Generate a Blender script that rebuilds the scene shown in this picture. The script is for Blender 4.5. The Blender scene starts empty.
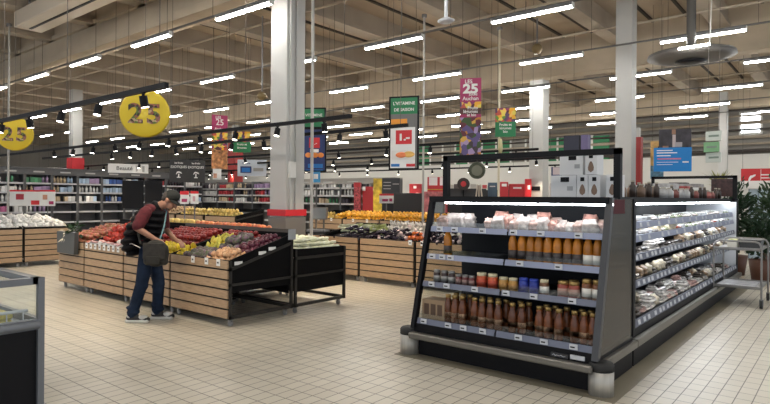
import bpy, math, random
from mathutils import Vector, Matrix
random.seed(7)
S = bpy.context.scene
COL = S.collection
R = math.radians
PI = math.pi

# ------------------------------------------------------------------ camera
TH, PH = R(39.0), R(0.42)
r0 = Vector((math.cos(TH), math.sin(TH), 0)); fwd = Vector((-math.sin(TH), math.cos(TH), 0)); up = Vector((0, 0, 1))
cr = r0 * math.cos(PH) + up * math.sin(PH)
cu = up * math.cos(PH) - r0 * math.sin(PH)
cam_data = bpy.data.cameras.new('camera')
cam = bpy.data.objects.new('camera', cam_data); COL.objects.link(cam)
cam.matrix_world = Matrix(((cr.x, cu.x, -fwd.x, 0), (cr.y, cu.y, -fwd.y, 0), (cr.z, cu.z, -fwd.z, 1.6), (0, 0, 0, 1)))
cam_data.sensor_width = 36; cam_data.lens = 576 / 770 * 36
cam_data.shift_y = -4.7 / 770
cam_data.clip_start = 0.05; cam_data.clip_end = 200
S.camera = cam
# ------------------------------------------------------------------ world, exposure
W = bpy.data.worlds.new('world'); S.world = W; W.use_nodes = True
W.node_tree.nodes['Background'].inputs[0].default_value = (0.85, 0.92, 1.0, 1)
W.node_tree.nodes['Background'].inputs[1].default_value = 0.38
S.view_settings.view_transform = 'Standard'; S.view_settings.look = 'None'
S.view_settings.gamma = 1; S.view_settings.use_curve_mapping = False
S.view_settings.exposure = 1.42
TUBE = 26.0      # ceiling tube emission
SPOT_W = 30.0    # each track spotlight, watts
CASE_E = 13.0    # light strips of the refrigerated cases

# ------------------------------------------------------------------ materials
MATS = {}
def M(name, col, rough=0.6, metal=0.0, noise=None, amt=0.15, stretch=(1, 1, 1), emit=0, rnd=0.0, bump=0.0, spec=0.5, col2=None):
    if name in MATS: return MATS[name]
    m = bpy.data.materials.new(name); m.use_nodes = True; MATS[name] = m
    nt = m.node_tree; b = nt.nodes['Principled BSDF']
    b.inputs['Base Color'].default_value = (*col, 1); b.inputs['Roughness'].default_value = rough
    b.inputs['Metallic'].default_value = metal; b.inputs['Specular IOR Level'].default_value = spec
    if emit:
        b.inputs['Emission Color'].default_value = (*col, 1); b.inputs['Emission Strength'].default_value = emit
    last = None
    if noise:
        tc = nt.nodes.new('ShaderNodeTexCoord'); mp = nt.nodes.new('ShaderNodeMapping'); mp.inputs['Scale'].default_value = stretch
        n = nt.nodes.new('ShaderNodeTexNoise'); n.inputs['Scale'].default_value = noise; n.inputs['Detail'].default_value = 4
        nt.links.new(tc.outputs['Object'], mp.inputs[0]); nt.links.new(mp.outputs[0], n.inputs['Vector'])
        rp = nt.nodes.new('ShaderNodeValToRGB'); rp.color_ramp.elements[0].position = .3; rp.color_ramp.elements[1].position = .7
        c2 = col2 if col2 else tuple(c * (1 + amt) for c in col)
        c1 = tuple(c * (1 - amt) for c in col) if not col2 else col
        rp.color_ramp.elements[0].color = (*c1, 1); rp.color_ramp.elements[1].color = (*c2, 1)
        nt.links.new(n.outputs['Fac'], rp.inputs[0]); last = rp.outputs[0]
        if bump:
            bp = nt.nodes.new('ShaderNodeBump'); bp.inputs['Strength'].default_value = bump; bp.inputs['Distance'].default_value = .01
            nt.links.new(n.outputs['Fac'], bp.inputs['Height']); nt.links.new(bp.outputs[0], b.inputs['Normal'])
    if rnd:
        oi = nt.nodes.new('ShaderNodeObjectInfo'); mr = nt.nodes.new('ShaderNodeMapRange')
        mr.inputs['To Min'].default_value = 1 - rnd; mr.inputs['To Max'].default_value = 1 + rnd
        nt.links.new(oi.outputs['Random'], mr.inputs['Value'])
        hs = nt.nodes.new('ShaderNodeHueSaturation'); nt.links.new(mr.outputs[0], hs.inputs['Value'])
        hs.inputs['Color'].default_value = (*col, 1)
        if last: nt.links.new(last, hs.inputs['Color'])
        last = hs.outputs[0]
    if last: nt.links.new(last, b.inputs['Base Color'])
    return m
def M_cells(name, cols, scale=20, rough=.5, stretch=(1, 1, 1)):      # a printed photograph of fruit: coloured cells
    if name in MATS: return MATS[name]
    m = bpy.data.materials.new(name); m.use_nodes = True; MATS[name] = m
    nt = m.node_tree; b = nt.nodes['Principled BSDF']; b.inputs['Roughness'].default_value = rough
    tc = nt.nodes.new('ShaderNodeTexCoord'); mp = nt.nodes.new('ShaderNodeMapping'); mp.inputs['Scale'].default_value = stretch
    v = nt.nodes.new('ShaderNodeTexVoronoi'); v.inputs['Scale'].default_value = scale
    nt.links.new(tc.outputs['Object'], mp.inputs[0]); nt.links.new(mp.outputs[0], v.inputs['Vector'])
    sp = nt.nodes.new('ShaderNodeSeparateColor'); nt.links.new(v.outputs['Color'], sp.inputs[0])
    rp = nt.nodes.new('ShaderNodeValToRGB'); rp.color_ramp.interpolation = 'CONSTANT'
    for i, c in enumerate(cols):
        e = rp.color_ramp.elements[0] if i == 0 else rp.color_ramp.elements.new(i / len(cols))
        e.position = i / len(cols); e.color = (*c, 1)
    nt.links.new(sp.outputs[0], rp.inputs[0]); nt.links.new(rp.outputs[0], b.inputs['Base Color'])
    return m
def M_glass(name, tint, gloss=.12, dif=0.0, difc=(.1, .1, .1), rough=.03):
    if name in MATS: return MATS[name]
    m = bpy.data.materials.new(name); m.use_nodes = True; MATS[name] = m
    nt = m.node_tree; nt.nodes.remove(nt.nodes['Principled BSDF']); out = nt.nodes['Material Output']
    t = nt.nodes.new('ShaderNodeBsdfTransparent'); t.inputs[0].default_value = (*tint, 1)
    g = nt.nodes.new('ShaderNodeBsdfGlossy'); g.inputs['Roughness'].default_value = rough
    mx = nt.nodes.new('ShaderNodeMixShader'); mx.inputs[0].default_value = gloss
    nt.links.new(t.outputs[0], mx.inputs[1]); nt.links.new(g.outputs[0], mx.inputs[2]); last = mx
    if dif:
        d = nt.nodes.new('ShaderNodeBsdfDiffuse'); d.inputs[0].default_value = (*difc, 1)
        m2 = nt.nodes.new('ShaderNodeMixShader'); m2.inputs[0].default_value = dif
        nt.links.new(mx.outputs[0], m2.inputs[1]); nt.links.new(d.outputs[0], m2.inputs[2]); last = m2
    nt.links.new(last.outputs[0], out.inputs['Surface'])
    return m

# ------------------------------------------------------------------ mesh helpers
class MB:
    def __init__(s, off=(0, 0, 0)):
        s.v, s.f, s.sm, s.mi = [], [], [], []; s.off = Vector(off); s.m = 0
    def add(s, vs, fs, smooth=False, mat=None):
        n = len(s.v); s.v += [Vector(v) - s.off for v in vs]
        for f in fs:
            s.f.append([i + n for i in f]); s.sm.append(smooth); s.mi.append(s.m if mat is None else mat)
        return s
    def box(s, lo, hi, mat=None):
        x0, y0, z0 = lo; x1, y1, z1 = hi
        return s.add([(x0, y0, z0), (x1, y0, z0), (x1, y1, z0), (x0, y1, z0), (x0, y0, z1), (x1, y0, z1), (x1, y1, z1), (x0, y1, z1)],
                     [(0, 3, 2, 1), (4, 5, 6, 7), (0, 1, 5, 4), (1, 2, 6, 5), (2, 3, 7, 6), (3, 0, 4, 7)], False, mat)
    def rbox(s, lo, hi, b, mat=None, smooth=False):      # chamfered box
        c = [(lo[i] + hi[i]) / 2 for i in range(3)]; h = [(hi[i] - lo[i]) / 2 for i in range(3)]
        vs, idx = [], {}
        for sx in (-1, 1):
            for sy in (-1, 1):
                for sz in (-1, 1):
                    for k in range(3):
                        q = [sx * (h[0] - b), sy * (h[1] - b), sz * (h[2] - b)]; q[k] = (sx, sy, sz)[k] * h[k]
                        idx[(sx, sy, sz, k)] = len(vs); vs.append([c[i] + q[i] for i in range(3)])
        fs = []
        def quad(keys): fs.append([idx[k] for k in keys])
        for k in range(3):
            a, d = [(1, 2), (2, 0), (0, 1)][k]
            for sg in (-1, 1):
                ks = []
                for u, w in ((-1, -1), (1, -1), (1, 1), (-1, 1)):
                    t = [0, 0, 0]; t[k] = sg; t[a] = u; t[d] = w; ks.append((*t, k))
                quad(ks if sg > 0 else ks[::-1])
        for k in range(3):                                 # edges along axis k
            a, d = [(1, 2), (2, 0), (0, 1)][k]
            for u in (-1, 1):
                for w in (-1, 1):
                    t0 = [0, 0, 0]; t0[k] = -1; t0[a] = u; t0[d] = w; t1 = list(t0); t1[k] = 1
                    ks = [(*t0, a), (*t0, d), (*t1, d), (*t1, a)]
                    quad(ks if u * w < 0 else ks[::-1])
        for sx in (-1, 1):
            for sy in (-1, 1):
                for sz in (-1, 1):
                    ks = [(sx, sy, sz, 0), (sx, sy, sz, 1), (sx, sy, sz, 2)]
                    quad(ks if sx * sy * sz > 0 else ks[::-1])
        return s.add(vs, fs, smooth, mat)
    def cyl(s, p0, p1, ra, rb=None, n=10, mat=None, cap=True):
        p0, p1 = Vector(p0), Vector(p1); rb = ra if rb is None else rb
        d = (p1 - p0).normalized(); a = d.orthogonal().normalized(); b = d.cross(a)
        vs, fs = [], []
        for p, r in ((p0, ra), (p1, rb)):
            for i in range(n):
                t = 2 * PI * i / n; vs.append(p + a * (r * math.cos(t)) + b * (r * math.sin(t)))
        for i in range(n): fs.append((i, (i + 1) % n, n + (i + 1) % n, n + i))
        s.add(vs, fs, n > 6, mat)
        if cap: s.add(vs, [list(range(n))[::-1], list(range(n, 2 * n))], False, mat)
        return s
    def lathe(s, prof, c=(0, 0, 0), n=14, mat=None, sx=1, sy=1):
        vs, fs = [], []; c = Vector(c); m = len(prof)
        for r, z in prof:
            for i in range(n):
                t = 2 * PI * i / n; vs.append(c + Vector((r * sx * math.cos(t), r * sy * math.sin(t), z)))
        for j in range(m - 1):
            for i in range(n): fs.append((j * n + i, j * n + (i + 1) % n, (j + 1) * n + (i + 1) % n, (j + 1) * n + i))
        fs.append(list(range(n))[::-1]); fs.append([(m - 1) * n + i for i in range(n)])
        return s.add(vs, fs, True, mat)
    def ell(s, c, r, n=12, m=8, rot=None, mat=None, jit=0, rng=None):
        vs, fs = [], []; c = Vector(c)
        for j in range(m + 1):
            p = PI * j / m
            for i in range(n):
                t = 2 * PI * i / n; k = 1 + (rng.uniform(-jit, jit) if rng and 0 < j < m else 0)
                v = Vector((r[0] * math.sin(p) * math.cos(t) * k, r[1] * math.sin(p) * math.sin(t) * k, -r[2] * math.cos(p) * k))
                if rot: v = rot @ v
                vs.append(c + v)
        for j in range(m):
            for i in range(n): fs.append((j * n + i, j * n + (i + 1) % n, (j + 1) * n + (i + 1) % n, (j + 1) * n + i))
        return s.add(vs, fs, True, mat)
    def tube(s, pts, r, n=8, mat=None):
        for a, b in zip(pts, pts[1:]): s.cyl(a, b, r, r, n, mat)
        for p in pts[1:-1]: s.ell(p, (r, r, r), n, 4, mat=mat)
        return s
    def cap(s, a, b, ra, rb, n=12):                        # tapered capsule
        s.cyl(a, b, ra, rb, n); s.ell(a, (ra,) * 3, n, 6); s.ell(b, (rb,) * 3, n, 6); return s
    def prism(s, poly, axis, a, b, mat=None):              # poly in the two other axes, extruded along axis from a to b
        n = len(poly)
        def P(q, t):
            if axis == 0: return (t, q[0], q[1])
            if axis == 1: return (q[0], t, q[1])
            return (q[0], q[1], t)
        vs = [P(q, a) for q in poly] + [P(q, b) for q in poly]
        fs = [list(range(n)), list(range(n, 2 * n))[::-1]] + [(i, i + n, (i + 1) % n + n, (i + 1) % n) for i in range(n)]
        return s.add(vs, fs, False, mat)
    def mesh(s, name, mats):
        me = bpy.data.meshes.new(name); me.from_pydata([tuple(v) for v in s.v], [], s.f)
        for m in (mats if isinstance(mats, (list, tuple)) else [mats]): me.materials.append(m)
        me.polygons.foreach_set('use_smooth', s.sm); me.polygons.foreach_set('material_index', s.mi); me.update()
        return me
    def build(s, name, mats, parent=None, loc=(0, 0, 0), rz=0):
        return link(name, s.mesh(name, mats), parent, loc, rz)
def link(name, me, parent=None, loc=(0, 0, 0), rz=0):
    o = bpy.data.objects.new(name, me); COL.objects.link(o); o.location = loc; o.rotation_euler = (0, 0, rz)
    if parent: o.parent = parent
    return o
def tag(o, label, cat, group=None):
    o['label'] = label; o['category'] = cat
    if group: o['group'] = group
    return o
def thing(name, label, cat, loc=(0, 0, 0), rz=0, group=None):
    o = bpy.data.objects.new(name, None); COL.objects.link(o); o.location = loc; o.rotation_euler = (0, 0, rz)
    o.empty_display_size = .05
    return tag(o, label, cat, group)
def struct(o): o['kind'] = 'structure'; return o
KIDS = {}
def kids(o): return [c for c in bpy.data.objects if c.parent == o] if o.name not in KIDS else KIDS[o.name]
def freeze(o):                                              # remember the family of a prototype, so copies need no search
    ch = [c for c in bpy.data.objects if c.parent == o]; KIDS[o.name] = ch
    for c in ch: KIDS[c.name] = [d for d in bpy.data.objects if d.parent == c]
    return o
def dup(o, loc, rz=0, label=None, group=None, sc=1, rot=None):
    c = o.copy(); COL.objects.link(c); c.location = loc; c.rotation_euler = rot or (0, 0, rz); c.scale = (sc,) * 3 if not isinstance(sc, tuple) else sc
    if label: c['label'] = label
    if group: c['group'] = group
    for k in kids(o):
        kc = k.copy(); COL.objects.link(kc); kc.parent = c
        for g in kids(k):
            gc = g.copy(); COL.objects.link(gc); gc.parent = kc
    return c
class Placer:                                               # the first placing moves the prototype itself, then copies
    def __init__(s, proto): s.p = freeze(proto); s.used = False
    def __call__(s, loc, rz=0, label=None, group=None, sc=1, rot=None):
        if s.used: return dup(s.p, loc, rz, label, group, sc, rot)
        s.used = True; o = s.p; o.location = loc; o.rotation_euler = rot or (0, 0, rz); o.scale = (sc,) * 3 if not isinstance(sc, tuple) else sc
        if label: o['label'] = label
        if group: o['group'] = group
        return o
def text(body, size, mat, parent, loc, rot=(PI / 2, 0, 0), align='CENTER', ext=.0015, name='lettering', xs=1.0, bold=0):
    cu_ = bpy.data.curves.new('t', 'FONT'); cu_.body = body; cu_.size = size; cu_.align_x = align; cu_.align_y = 'CENTER'
    cu_.extrude = ext; cu_.offset = bold; cu_.resolution_u = 3
    t = bpy.data.objects.new('t', cu_); COL.objects.link(t)
    dg = bpy.context.evaluated_depsgraph_get(); me = bpy.data.meshes.new_from_object(t.evaluated_get(dg))
    bpy.data.objects.remove(t); bpy.data.curves.remove(cu_)
    me.materials.clear(); me.materials.append(mat)
    o = link(name, me, parent, loc); o.rotation_euler = rot; o.scale = (xs, 1, 1); return o
ORD = 'first second third fourth fifth sixth seventh eighth ninth tenth eleventh twelfth thirteenth fourteenth fifteenth sixteenth seventeenth eighteenth nineteenth twentieth'.split()

black = M('black_metal', (.006, .006, .008), .5, spec=.2)
blackgloss = M('black_gloss', (.01, .01, .012), .25)
darkgrey = M('dark_grey', (.05, .05, .055), .5)
grey = M('grey_metal', (.2, .2, .21), .45, .3)
steel = M('brushed_steel', (.19, .18, .16), .38, .6, 60, .08, (1, 1, 12))
white = M('white_paint', (.75, .75, .73), .5)
whiteprint = M('white_print', (.8, .8, .8), .5)
paper = M('white_paper', (.82, .82, .82), .6)
red = M('red_print', (.62, .02, .03), .45)
darkred = M('dark_red', (.3, .02, .02), .5)
pink = M('pink_print', (.36, .025, .11), .45)
green = M('green_print', (.015, .2, .075), .5)
blue = M('blue_print', (.01, .16, .5), .5)
navy = M('navy_print', (.012, .03, .14), .5)
yellow = M('yellow_print', (.68, .5, .02), .5)
orange = M('orange_print', (.85, .33, .03), .5)
rubber = M('black_rubber', (.02, .02, .02), .7)
wood = M('crate_wood', (.42, .285, .175), .6, 0, 6, .22, (1.2, 8, 14))
fruitprint = M_cells('fruit_print', [(.5, .08, .05), (.8, .4, .02), (.1, .05, .12), (.75, .6, .1), (.25, .03, .12), (.1, .25, .03), (.85, .5, .1), (.08, .02, .03)], 14)
darkfruit = M_cells('dark_fruit_print', [(.05, .03, .04), (.35, .25, .45), (.5, .2, .02), (.12, .02, .03), (.6, .35, .05), (.04, .08, .02), (.1, .07, .2)], 11)
foodprint = M_cells('food_print', [(.05, .03, .02), (.3, .1, .06), (.12, .18, .03), (.5, .35, .2), (.03, .02, .02), (.25, .12, .1)], 26)

# ================================================================== SETTING
def floor_mat():
    m = bpy.data.materials.new('floor_tiles'); m.use_nodes = True; nt = m.node_tree; b = nt.nodes['Principled BSDF']
    tc = nt.nodes.new('ShaderNodeTexCoord'); mp = nt.nodes.new('ShaderNodeMapping'); mp.inputs['Rotation'].default_value = (0, 0, PI / 2)
    nt.links.new(tc.outputs['Object'], mp.inputs[0])
    br = nt.nodes.new('ShaderNodeTexBrick'); br.offset = 0; br.inputs['Scale'].default_value = 1
    br.inputs['Brick Width'].default_value = .18; br.inputs['Row Height'].default_value = .12; br.inputs['Mortar Size'].default_value = .0045
    br.inputs['Mortar Smooth'].default_value = .3
    br.inputs['Color1'].default_value = (.54, .49, .405, 1); br.inputs['Color2'].default_value = (.59, .54, .45, 1); br.inputs['Mortar'].default_value = (.085, .068, .05, 1)
    nt.links.new(mp.outputs[0], br.inputs['Vector'])
    n = nt.nodes.new('ShaderNodeTexNoise'); n.inputs['Scale'].default_value = .5; n.inputs['Detail'].default_value = 3; nt.links.new(tc.outputs['Object'], n.inputs['Vector'])
    mx = nt.nodes.new('ShaderNodeMixRGB'); mx.blend_type = 'MULTIPLY'; mx.inputs[0].default_value = .0
    rp = nt.nodes.new('ShaderNodeValToRGB'); rp.color_ramp.elements[0].position = .25; rp.color_ramp.elements[0].color = (.8, .78, .75, 1); rp.color_ramp.elements[1].position = .75
    nt.links.new(n.outputs['Fac'], rp.inputs[0]); nt.links.new(br.outputs['Color'], mx.inputs[1]); nt.links.new(rp.outputs[0], mx.inputs[2])
    nt.links.new(mx.outputs[0], b.inputs['Base Color'])
    n2 = nt.nodes.new('ShaderNodeTexNoise'); n2.inputs['Scale'].default_value = 2.5; nt.links.new(tc.outputs['Object'], n2.inputs['Vector'])
    mr = nt.nodes.new('ShaderNodeMapRange'); mr.inputs['To Min'].default_value = .29; mr.inputs['To Max'].default_value = .38
    nt.links.new(n2.outputs['Fac'], mr.inputs['Value']); nt.links.new(mr.outputs[0], b.inputs['Roughness'])
    bp = nt.nodes.new('ShaderNodeBump'); bp.inputs['Strength'].default_value = .25; bp.inputs['Distance'].default_value = .003; bp.invert = True
    nt.links.new(br.outputs['Fac'], bp.inputs['Height']); nt.links.new(bp.outputs[0], b.inputs['Normal'])
    return m
struct(MB().box((-48, -6, -.1), (8, 34, 0)).build('floor', floor_mat()))
ceil_m = M('ceiling_deck', (.46, .375, .28), .8, 0, 1.5, .12, (1, .15, 1))
beam_m = M('beam_concrete', (.48, .4, .3), .75, 0, 1.2, .1)
joist_m = M('joist_paint', (.4, .34, .27), .75, 0, 1.2, .1)
gap_m = M('deck_gap', (.06, .05, .045), .8)
wall_m = M('wall_white', (.72, .71, .68), .7, 0, .5, .05)
walldark_m = M('wall_grey', (.3, .285, .26), .8, 0, .4, .12)
struct(MB().box((-48, -6, 6.55), (8, 34, 6.9)).build('ceiling', ceil_m))
for i, y in enumerate((-3.2, 6.95, 17.15, 27.3)):
    struct(MB().box((-48, y - .1, 5.4), (8, y + .1, 6.7)).box((-48, y - .26, 5.34), (8, y + .26, 5.52)).box((-48, y - .2, 6.0), (8, y + .2, 6.12)).build('ceiling_beam', beam_m))
for k in range(-18, 4):
    x = -5.15 + 2.55 * k * 1.0
    if x < -47 or x > 7: continue
    struct(MB().box((x - .11, -6, 6.05), (x + .11, 34, 6.7)).box((x - .19, -6, 6.0), (x + .19, 34, 6.1)).build('joist_beam', joist_m))
    for q in (.85, 1.7):
        struct(MB().box((x + q - .035, -6, 6.5), (x + q + .035, 34, 6.6)).build('deck_seam_trim', gap_m))
for y in (9.3, 12.2, 14.9, 20.0, 23.0, 3.6):
    struct(MB().cyl((-48, y, 5.93), (8, y, 5.93), .03, n=8).build('ceiling_pipe_trim', joist_m))
struct(MB().box((-48, 31, 0), (8, 31.3, 3.7)).build('wall_back', wall_m))
struct(MB().box((-48, 31.3, 3.4), (8, 31.5, 6.8)).build('wall_upper', walldark_m))
struct(MB().box((-48.2, -6, 0), (-48, 34, 6.8)).build('wall_left', walldark_m))
day = M('daylight_pane', (.9, .95, 1.0), .4, emit=2.2)
for i, (xa, xb) in enumerate(((-4.0, -3.25), (-2.75, -1.6))):
    w = struct(MB().box((xa, 31.2, 4.7), (xb, 31.28, 5.6)).build('window_%d' % (i + 1), day))
    MB((0, 0, 0)).box((xa - .08, 31.12, 4.62), (xa, 31.27, 5.68)).box((xb, 31.12, 4.62), (xb + .08, 31.27, 5.68)).box((xa, 31.12, 4.62), (xb, 31.27, 4.7)).box((xa, 31.12, 5.6), (xb, 31.27, 5.68)).build('window_frame', white, w)
# glazed gallery with green panels above the white wall band
for k in range(13):
    x = -22.2 + k * .95
    struct(MB().box((x - .05, 30.85, 3.7), (x + .05, 31, 5.0)).build('gallery_post_trim', white))
    struct(MB().box((x + .05, 30.9, 3.7), (x + .9, 30.96, 4.95)).build('gallery_panel_wall', green if k % 3 == 0 or k in (5, 10, 11, 16) else walldark_m))
struct(MB().box((-3.62, 4.635, 0), (-1.43, 12.6, .003)).build('floor_band_tan', M('band_tan', (.2, .175, .125), .5, 0, 2, .15)))  # thin slab in a darker tan than the tiles, around both cases
# columns
colpaint = M('column_white', (.5, .5, .49), .5, 0, .8, .05)
def pillar(x, y, w, zt, band=None, name='pillar'):
    p = struct(MB((x, y, 0)).box((x - w / 2, y - w / 2, 0), (x + w / 2, y + w / 2, zt)).build(name, colpaint, None, (x, y, 0)))
    return p
p1 = pillar(-8.33, 7.33, .45, 6.1)
P1 = (-8.33, 7.33, 0)
MB(P1).box((-8.58, 7.08, 0), (-8.08, 7.58, 1.22)).build('column_cladding', M('clad_grey', (.22, .2, .185), .4, .3), p1)
MB(P1).box((-8.59, 7.07, 1.24), (-8.07, 7.59, 1.36)).build('red_band', red, p1)
for dx in (.03, .12): MB(P1).box((-8.105, 7.12 + dx * 1.6, 1.36), (-8.065, 7.17 + dx * 1.6, 6.1)).build('cable_duct', colpaint, p1)
MB(P1).box((-8.1, 7.15, 1.95), (-8.05, 7.3, 2.25)).build('junction_box', white, p1)
pillar(-4.2, 14.3, .37, 6.5)
p3 = pillar(-7.75, 17.35, .45, 6.0)
MB((-7.75, 17.35, 0)).box((-7.95, 17.1, 1.85), (-7.6, 17.125, 1.98)).build('name_plate', black, p3)
p4 = pillar(-25.3, 10.6, .38, 6.0)
MB((-25.3, 10.6, 0)).box((-25.55, 10.35, 2.3), (-25.05, 10.85, 3.15)).build('red_cladding', red, p4)
p5 = pillar(-22.9, 16.9, .25, 5.0); MB((-22.9, 16.9, 0)).box((-23.15, 16.65, 2.2), (-22.65, 17.15, 4.3)).build('red_cladding', darkred, p5)
p6 = pillar(-4.45, 16.2, .12, 3.5); MB((-4.45, 16.2, 0)).box((-4.53, 16.1, 1.8), (-4.34, 16.3, 3.25)).build('red_cladding', darkred, p6)
pillar(-4.1, 27.1, .3, 6)
for k in range(7): struct(MB().cyl((-48, 30.9 - .1 * (k % 2), 3.85 + .32 * k), (8, 30.9 - .1 * (k % 2), 3.85 + .32 * k), .045 if k % 2 else .08, n=8).build('wall_pipe_trim', joist_m if k % 3 else gap_m))

# ================================================================== CEILING LIGHTS
tube_m = M('tube_glow', (1.0, .97, .9), .4, emit=TUBE)
lt = thing('ceiling_light', 'x', 'ceiling light')
MB().box((-.8, -.05, .02), (.8, .05, .075)).box((-.8, -.07, .06), (.8, .07, .08)).build('housing', grey, lt)
MB().rbox((-.79, -.034, -.016), (.79, .034, .02), .01).build('diffuser', tube_m, lt)
for sx in (-1, 1): MB().box((sx * .8 - .01, -.05, -.015), (sx * .8 + .01, .05, .08)).build('end_cap', white, lt)
put = Placer(lt)
rows = [(-.2, [-1, -4.3, -7.6, -10.9, -14.2], ''), (3.2, [2.2, -1.1, -4.4, -7.7, -11, -14.3], ''),
        (6.6, [0.1, -3.15, -6.4, -9.7, -12.95, -16.2, -19.3, -22.5, -25.8, -29, -32.3], 'the ceiling row nearest the camera'),
        (10.0, [.9, -2.35, -5.6, -8.85, -12.1, -15.4, -18.7, -22.0, -25.2, -28.5, -31.8, -35.1], 'the second ceiling row back'),
        (13.5, [-.1, -3.4, -6.7, -10.05, -13.4, -17.2, -20.5, -23.8, -27.1, -30.4, -33.7, -37], 'the third ceiling row back'),
        (16.75, [-2.25, -5.5, -8.9, -12.1, -15.4, -18.7, -22, -25.3, -28.6, -31.9, -35.2, -38.5], 'the fourth ceiling row back'),
        (20.2, [-.5, -3.8, -7.1, -10.4, -13.7, -17, -20.3, -23.6, -26.9, -30.2, -33.5, -36.8, -40.1], 'the fifth ceiling row back'),
        (23.4, [-1.8, -5.1, -8.4, -11.7, -15, -18.3, -21.6, -24.9, -28.2, -31.5, -34.8, -38.1], 'the sixth ceiling row back'),
        (26.4, [-3, -6.3, -9.6, -12.9, -16.2, -19.5, -22.8, -26.1, -29.4, -32.7, -36, -39.3], 'the farthest ceiling row')]
trunk_m = M('trunk_grey', (.12, .115, .11), .5)
for y, xs, nm in rows:
    n = 0
    for x in sorted(xs):
        if nm: n += 1; lab = '%s white tube light from the left in %s' % (ORD[n - 1], nm)
        else: lab = 'white tube light hung above the camera on the %s rail' % ('near' if y > 0 else 'rear')
        put((x + .95, y, 5.0), 0, lab, 'ceiling tube lights')
    t = MB((0, y, 5.08)).box((-44, y - .022, 5.082), (3.2, y + .022, 5.115)).build('lighting_trunk', trunk_m, None, (0, y, 5.08))
    tag(t, 'dark hanging trunking rail carrying tube lights of ' + (nm or ('the near overhead row' if y > 0 else 'the rear overhead row')), 'lighting rail')
    wm = MB().cyl((0, 0, 5.11 - 5.08), (0, 0, 1.62), .006, n=4).mesh('hanger_wire', M('wire', (.1, .09, .08), .5))
    for k in range(20): link('hanger_wire', wm, t, (-29.5 + 1.65 * k, 0, 0))
    for k in range(4): link('hanger_wire', wm, t, (-31.5 - 3.3 * k, 0, 0))

def ray(u, v): return fwd + cr * ((u - 385) / 576) + cu * ((197.3 - v) / 576)
EYE = Vector((0, 0, 1.6))
def aty(u, v, y): d = ray(u, v); return EYE + d * (y / d.y)
def atx(u, v, x): d = ray(u, v); return EYE + d * (x / d.x)
def atd(u, v, D): return EYE + ray(u, v) * D

# ================================================================== TRACK RAILS AND SPOTLIGHTS
lens_m = M('spot_lens', (1, .93, .8), .3, emit=6)
sp = thing('track_spotlight', 'x', 'spotlight')
MB().cyl((0, 0, 0), (0, 0, -.05), .018, n=8).box((-.03, -.014, -.012), (.03, .014, 0)).build('stem', black, sp)
tilt = Matrix.Rotation(R(-12), 3, 'X')
def tl(p): return tuple(tilt @ Vector(p) + Vector((0, 0, -.05)))
MB().cyl(tl((0, 0, .015)), tl((0, 0, -.115)), .046, .05, 14).build('lamp_head', black, sp)
MB().cyl(tl((0, 0, -.116)), tl((0, 0, -.122)), .041, .041, 14).build('lens', lens_m, sp)
ld = bpy.data.lights.new('spot_beam', 'SPOT'); ld.energy = SPOT_W; ld.spot_size = R(75); ld.spot_blend = .6; ld.color = (1, .84, .62); ld.shadow_soft_size = .04
lo = bpy.data.objects.new('spot_beam', ld); COL.objects.link(lo); lo.parent = sp; lo.location = tl((0, 0, -.15)); lo.rotation_euler = (R(-12), 0, 0)
put = Placer(sp)
rails = [(3.4, -16.5, -5.85, 'nearest', [-6.35, -7.45, -8.56, -9.74, -10.89, -12.0, -13.1]),
         (6.4, -21, -5.85, 'second', [-6.42, -7.52, -8.67, -9.8, -10.91, -12.09, -13.22, -14.3, -15.4, -16.6]),
         (7.75, -21, -5.8, 'third', [-6.27, -7.36, -8.47, -9.55, -10.64, -11.79, -12.9, -14, -15.1, -16.2]),
         (10.9, -33, -5.8, 'fourth', [-6.36, -7.5, -8.78, -10.4, -11.88, -13, -14.3, -15.5, -16.7, -18, -19.2, -20.6, -22, -23.4, -24.8, -26.2, -27.6, -29]),
         (13.4, -34, -6.0, 'fifth', [-6.6, -8.2, -9.8, -11.4, -13, -14.6, -16.2, -17.8, -19.4, -21, -22.6, -24.2, -25.8, -27.4, -29, -30.6]),
         (16.6, -36, -6.9, 'sixth', [-7.5, -9.2, -10.9, -12.6, -14.3, -16, -17.7, -19.4, -21.1, -22.8, -24.5, -26.2, -27.9, -29.6, -31.3, -33]),
         (20.2, -38, -7.5, 'farthest', [-8.4, -10.2, -12, -13.8, -15.6, -17.4, -19.2, -21, -22.8, -24.6, -26.4, -28.2, -30, -31.8, -33.6, -35.4])]
for y, xa, xb, nm, xs in rails:
    t = MB((0, y, 2.8)).box((xa, y - .025, 2.785), (xb, y + .025, 2.845)).build('track_rail', black, None, (0, y, 2.8))
    tag(t, 'black track rail for spotlights, %s of the rails over the produce' % nm, 'track rail')
    wm = MB().cyl((0, 0, .03), (0, 0, 3.9), .005, n=4).mesh('hanger_wire', MATS['wire']); x = xb - .15
    while x > xa: link('hanger_wire', wm, t, (x, 0, 0)); x -= 2.4
    for i, x in enumerate(xs):
        put((x, y, 2.785), 0 if i % 3 else R(180), '%s black spotlight from the right on the %s track rail' % (ORD[i], nm), 'spotlights on the %s rail' % nm)

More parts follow.
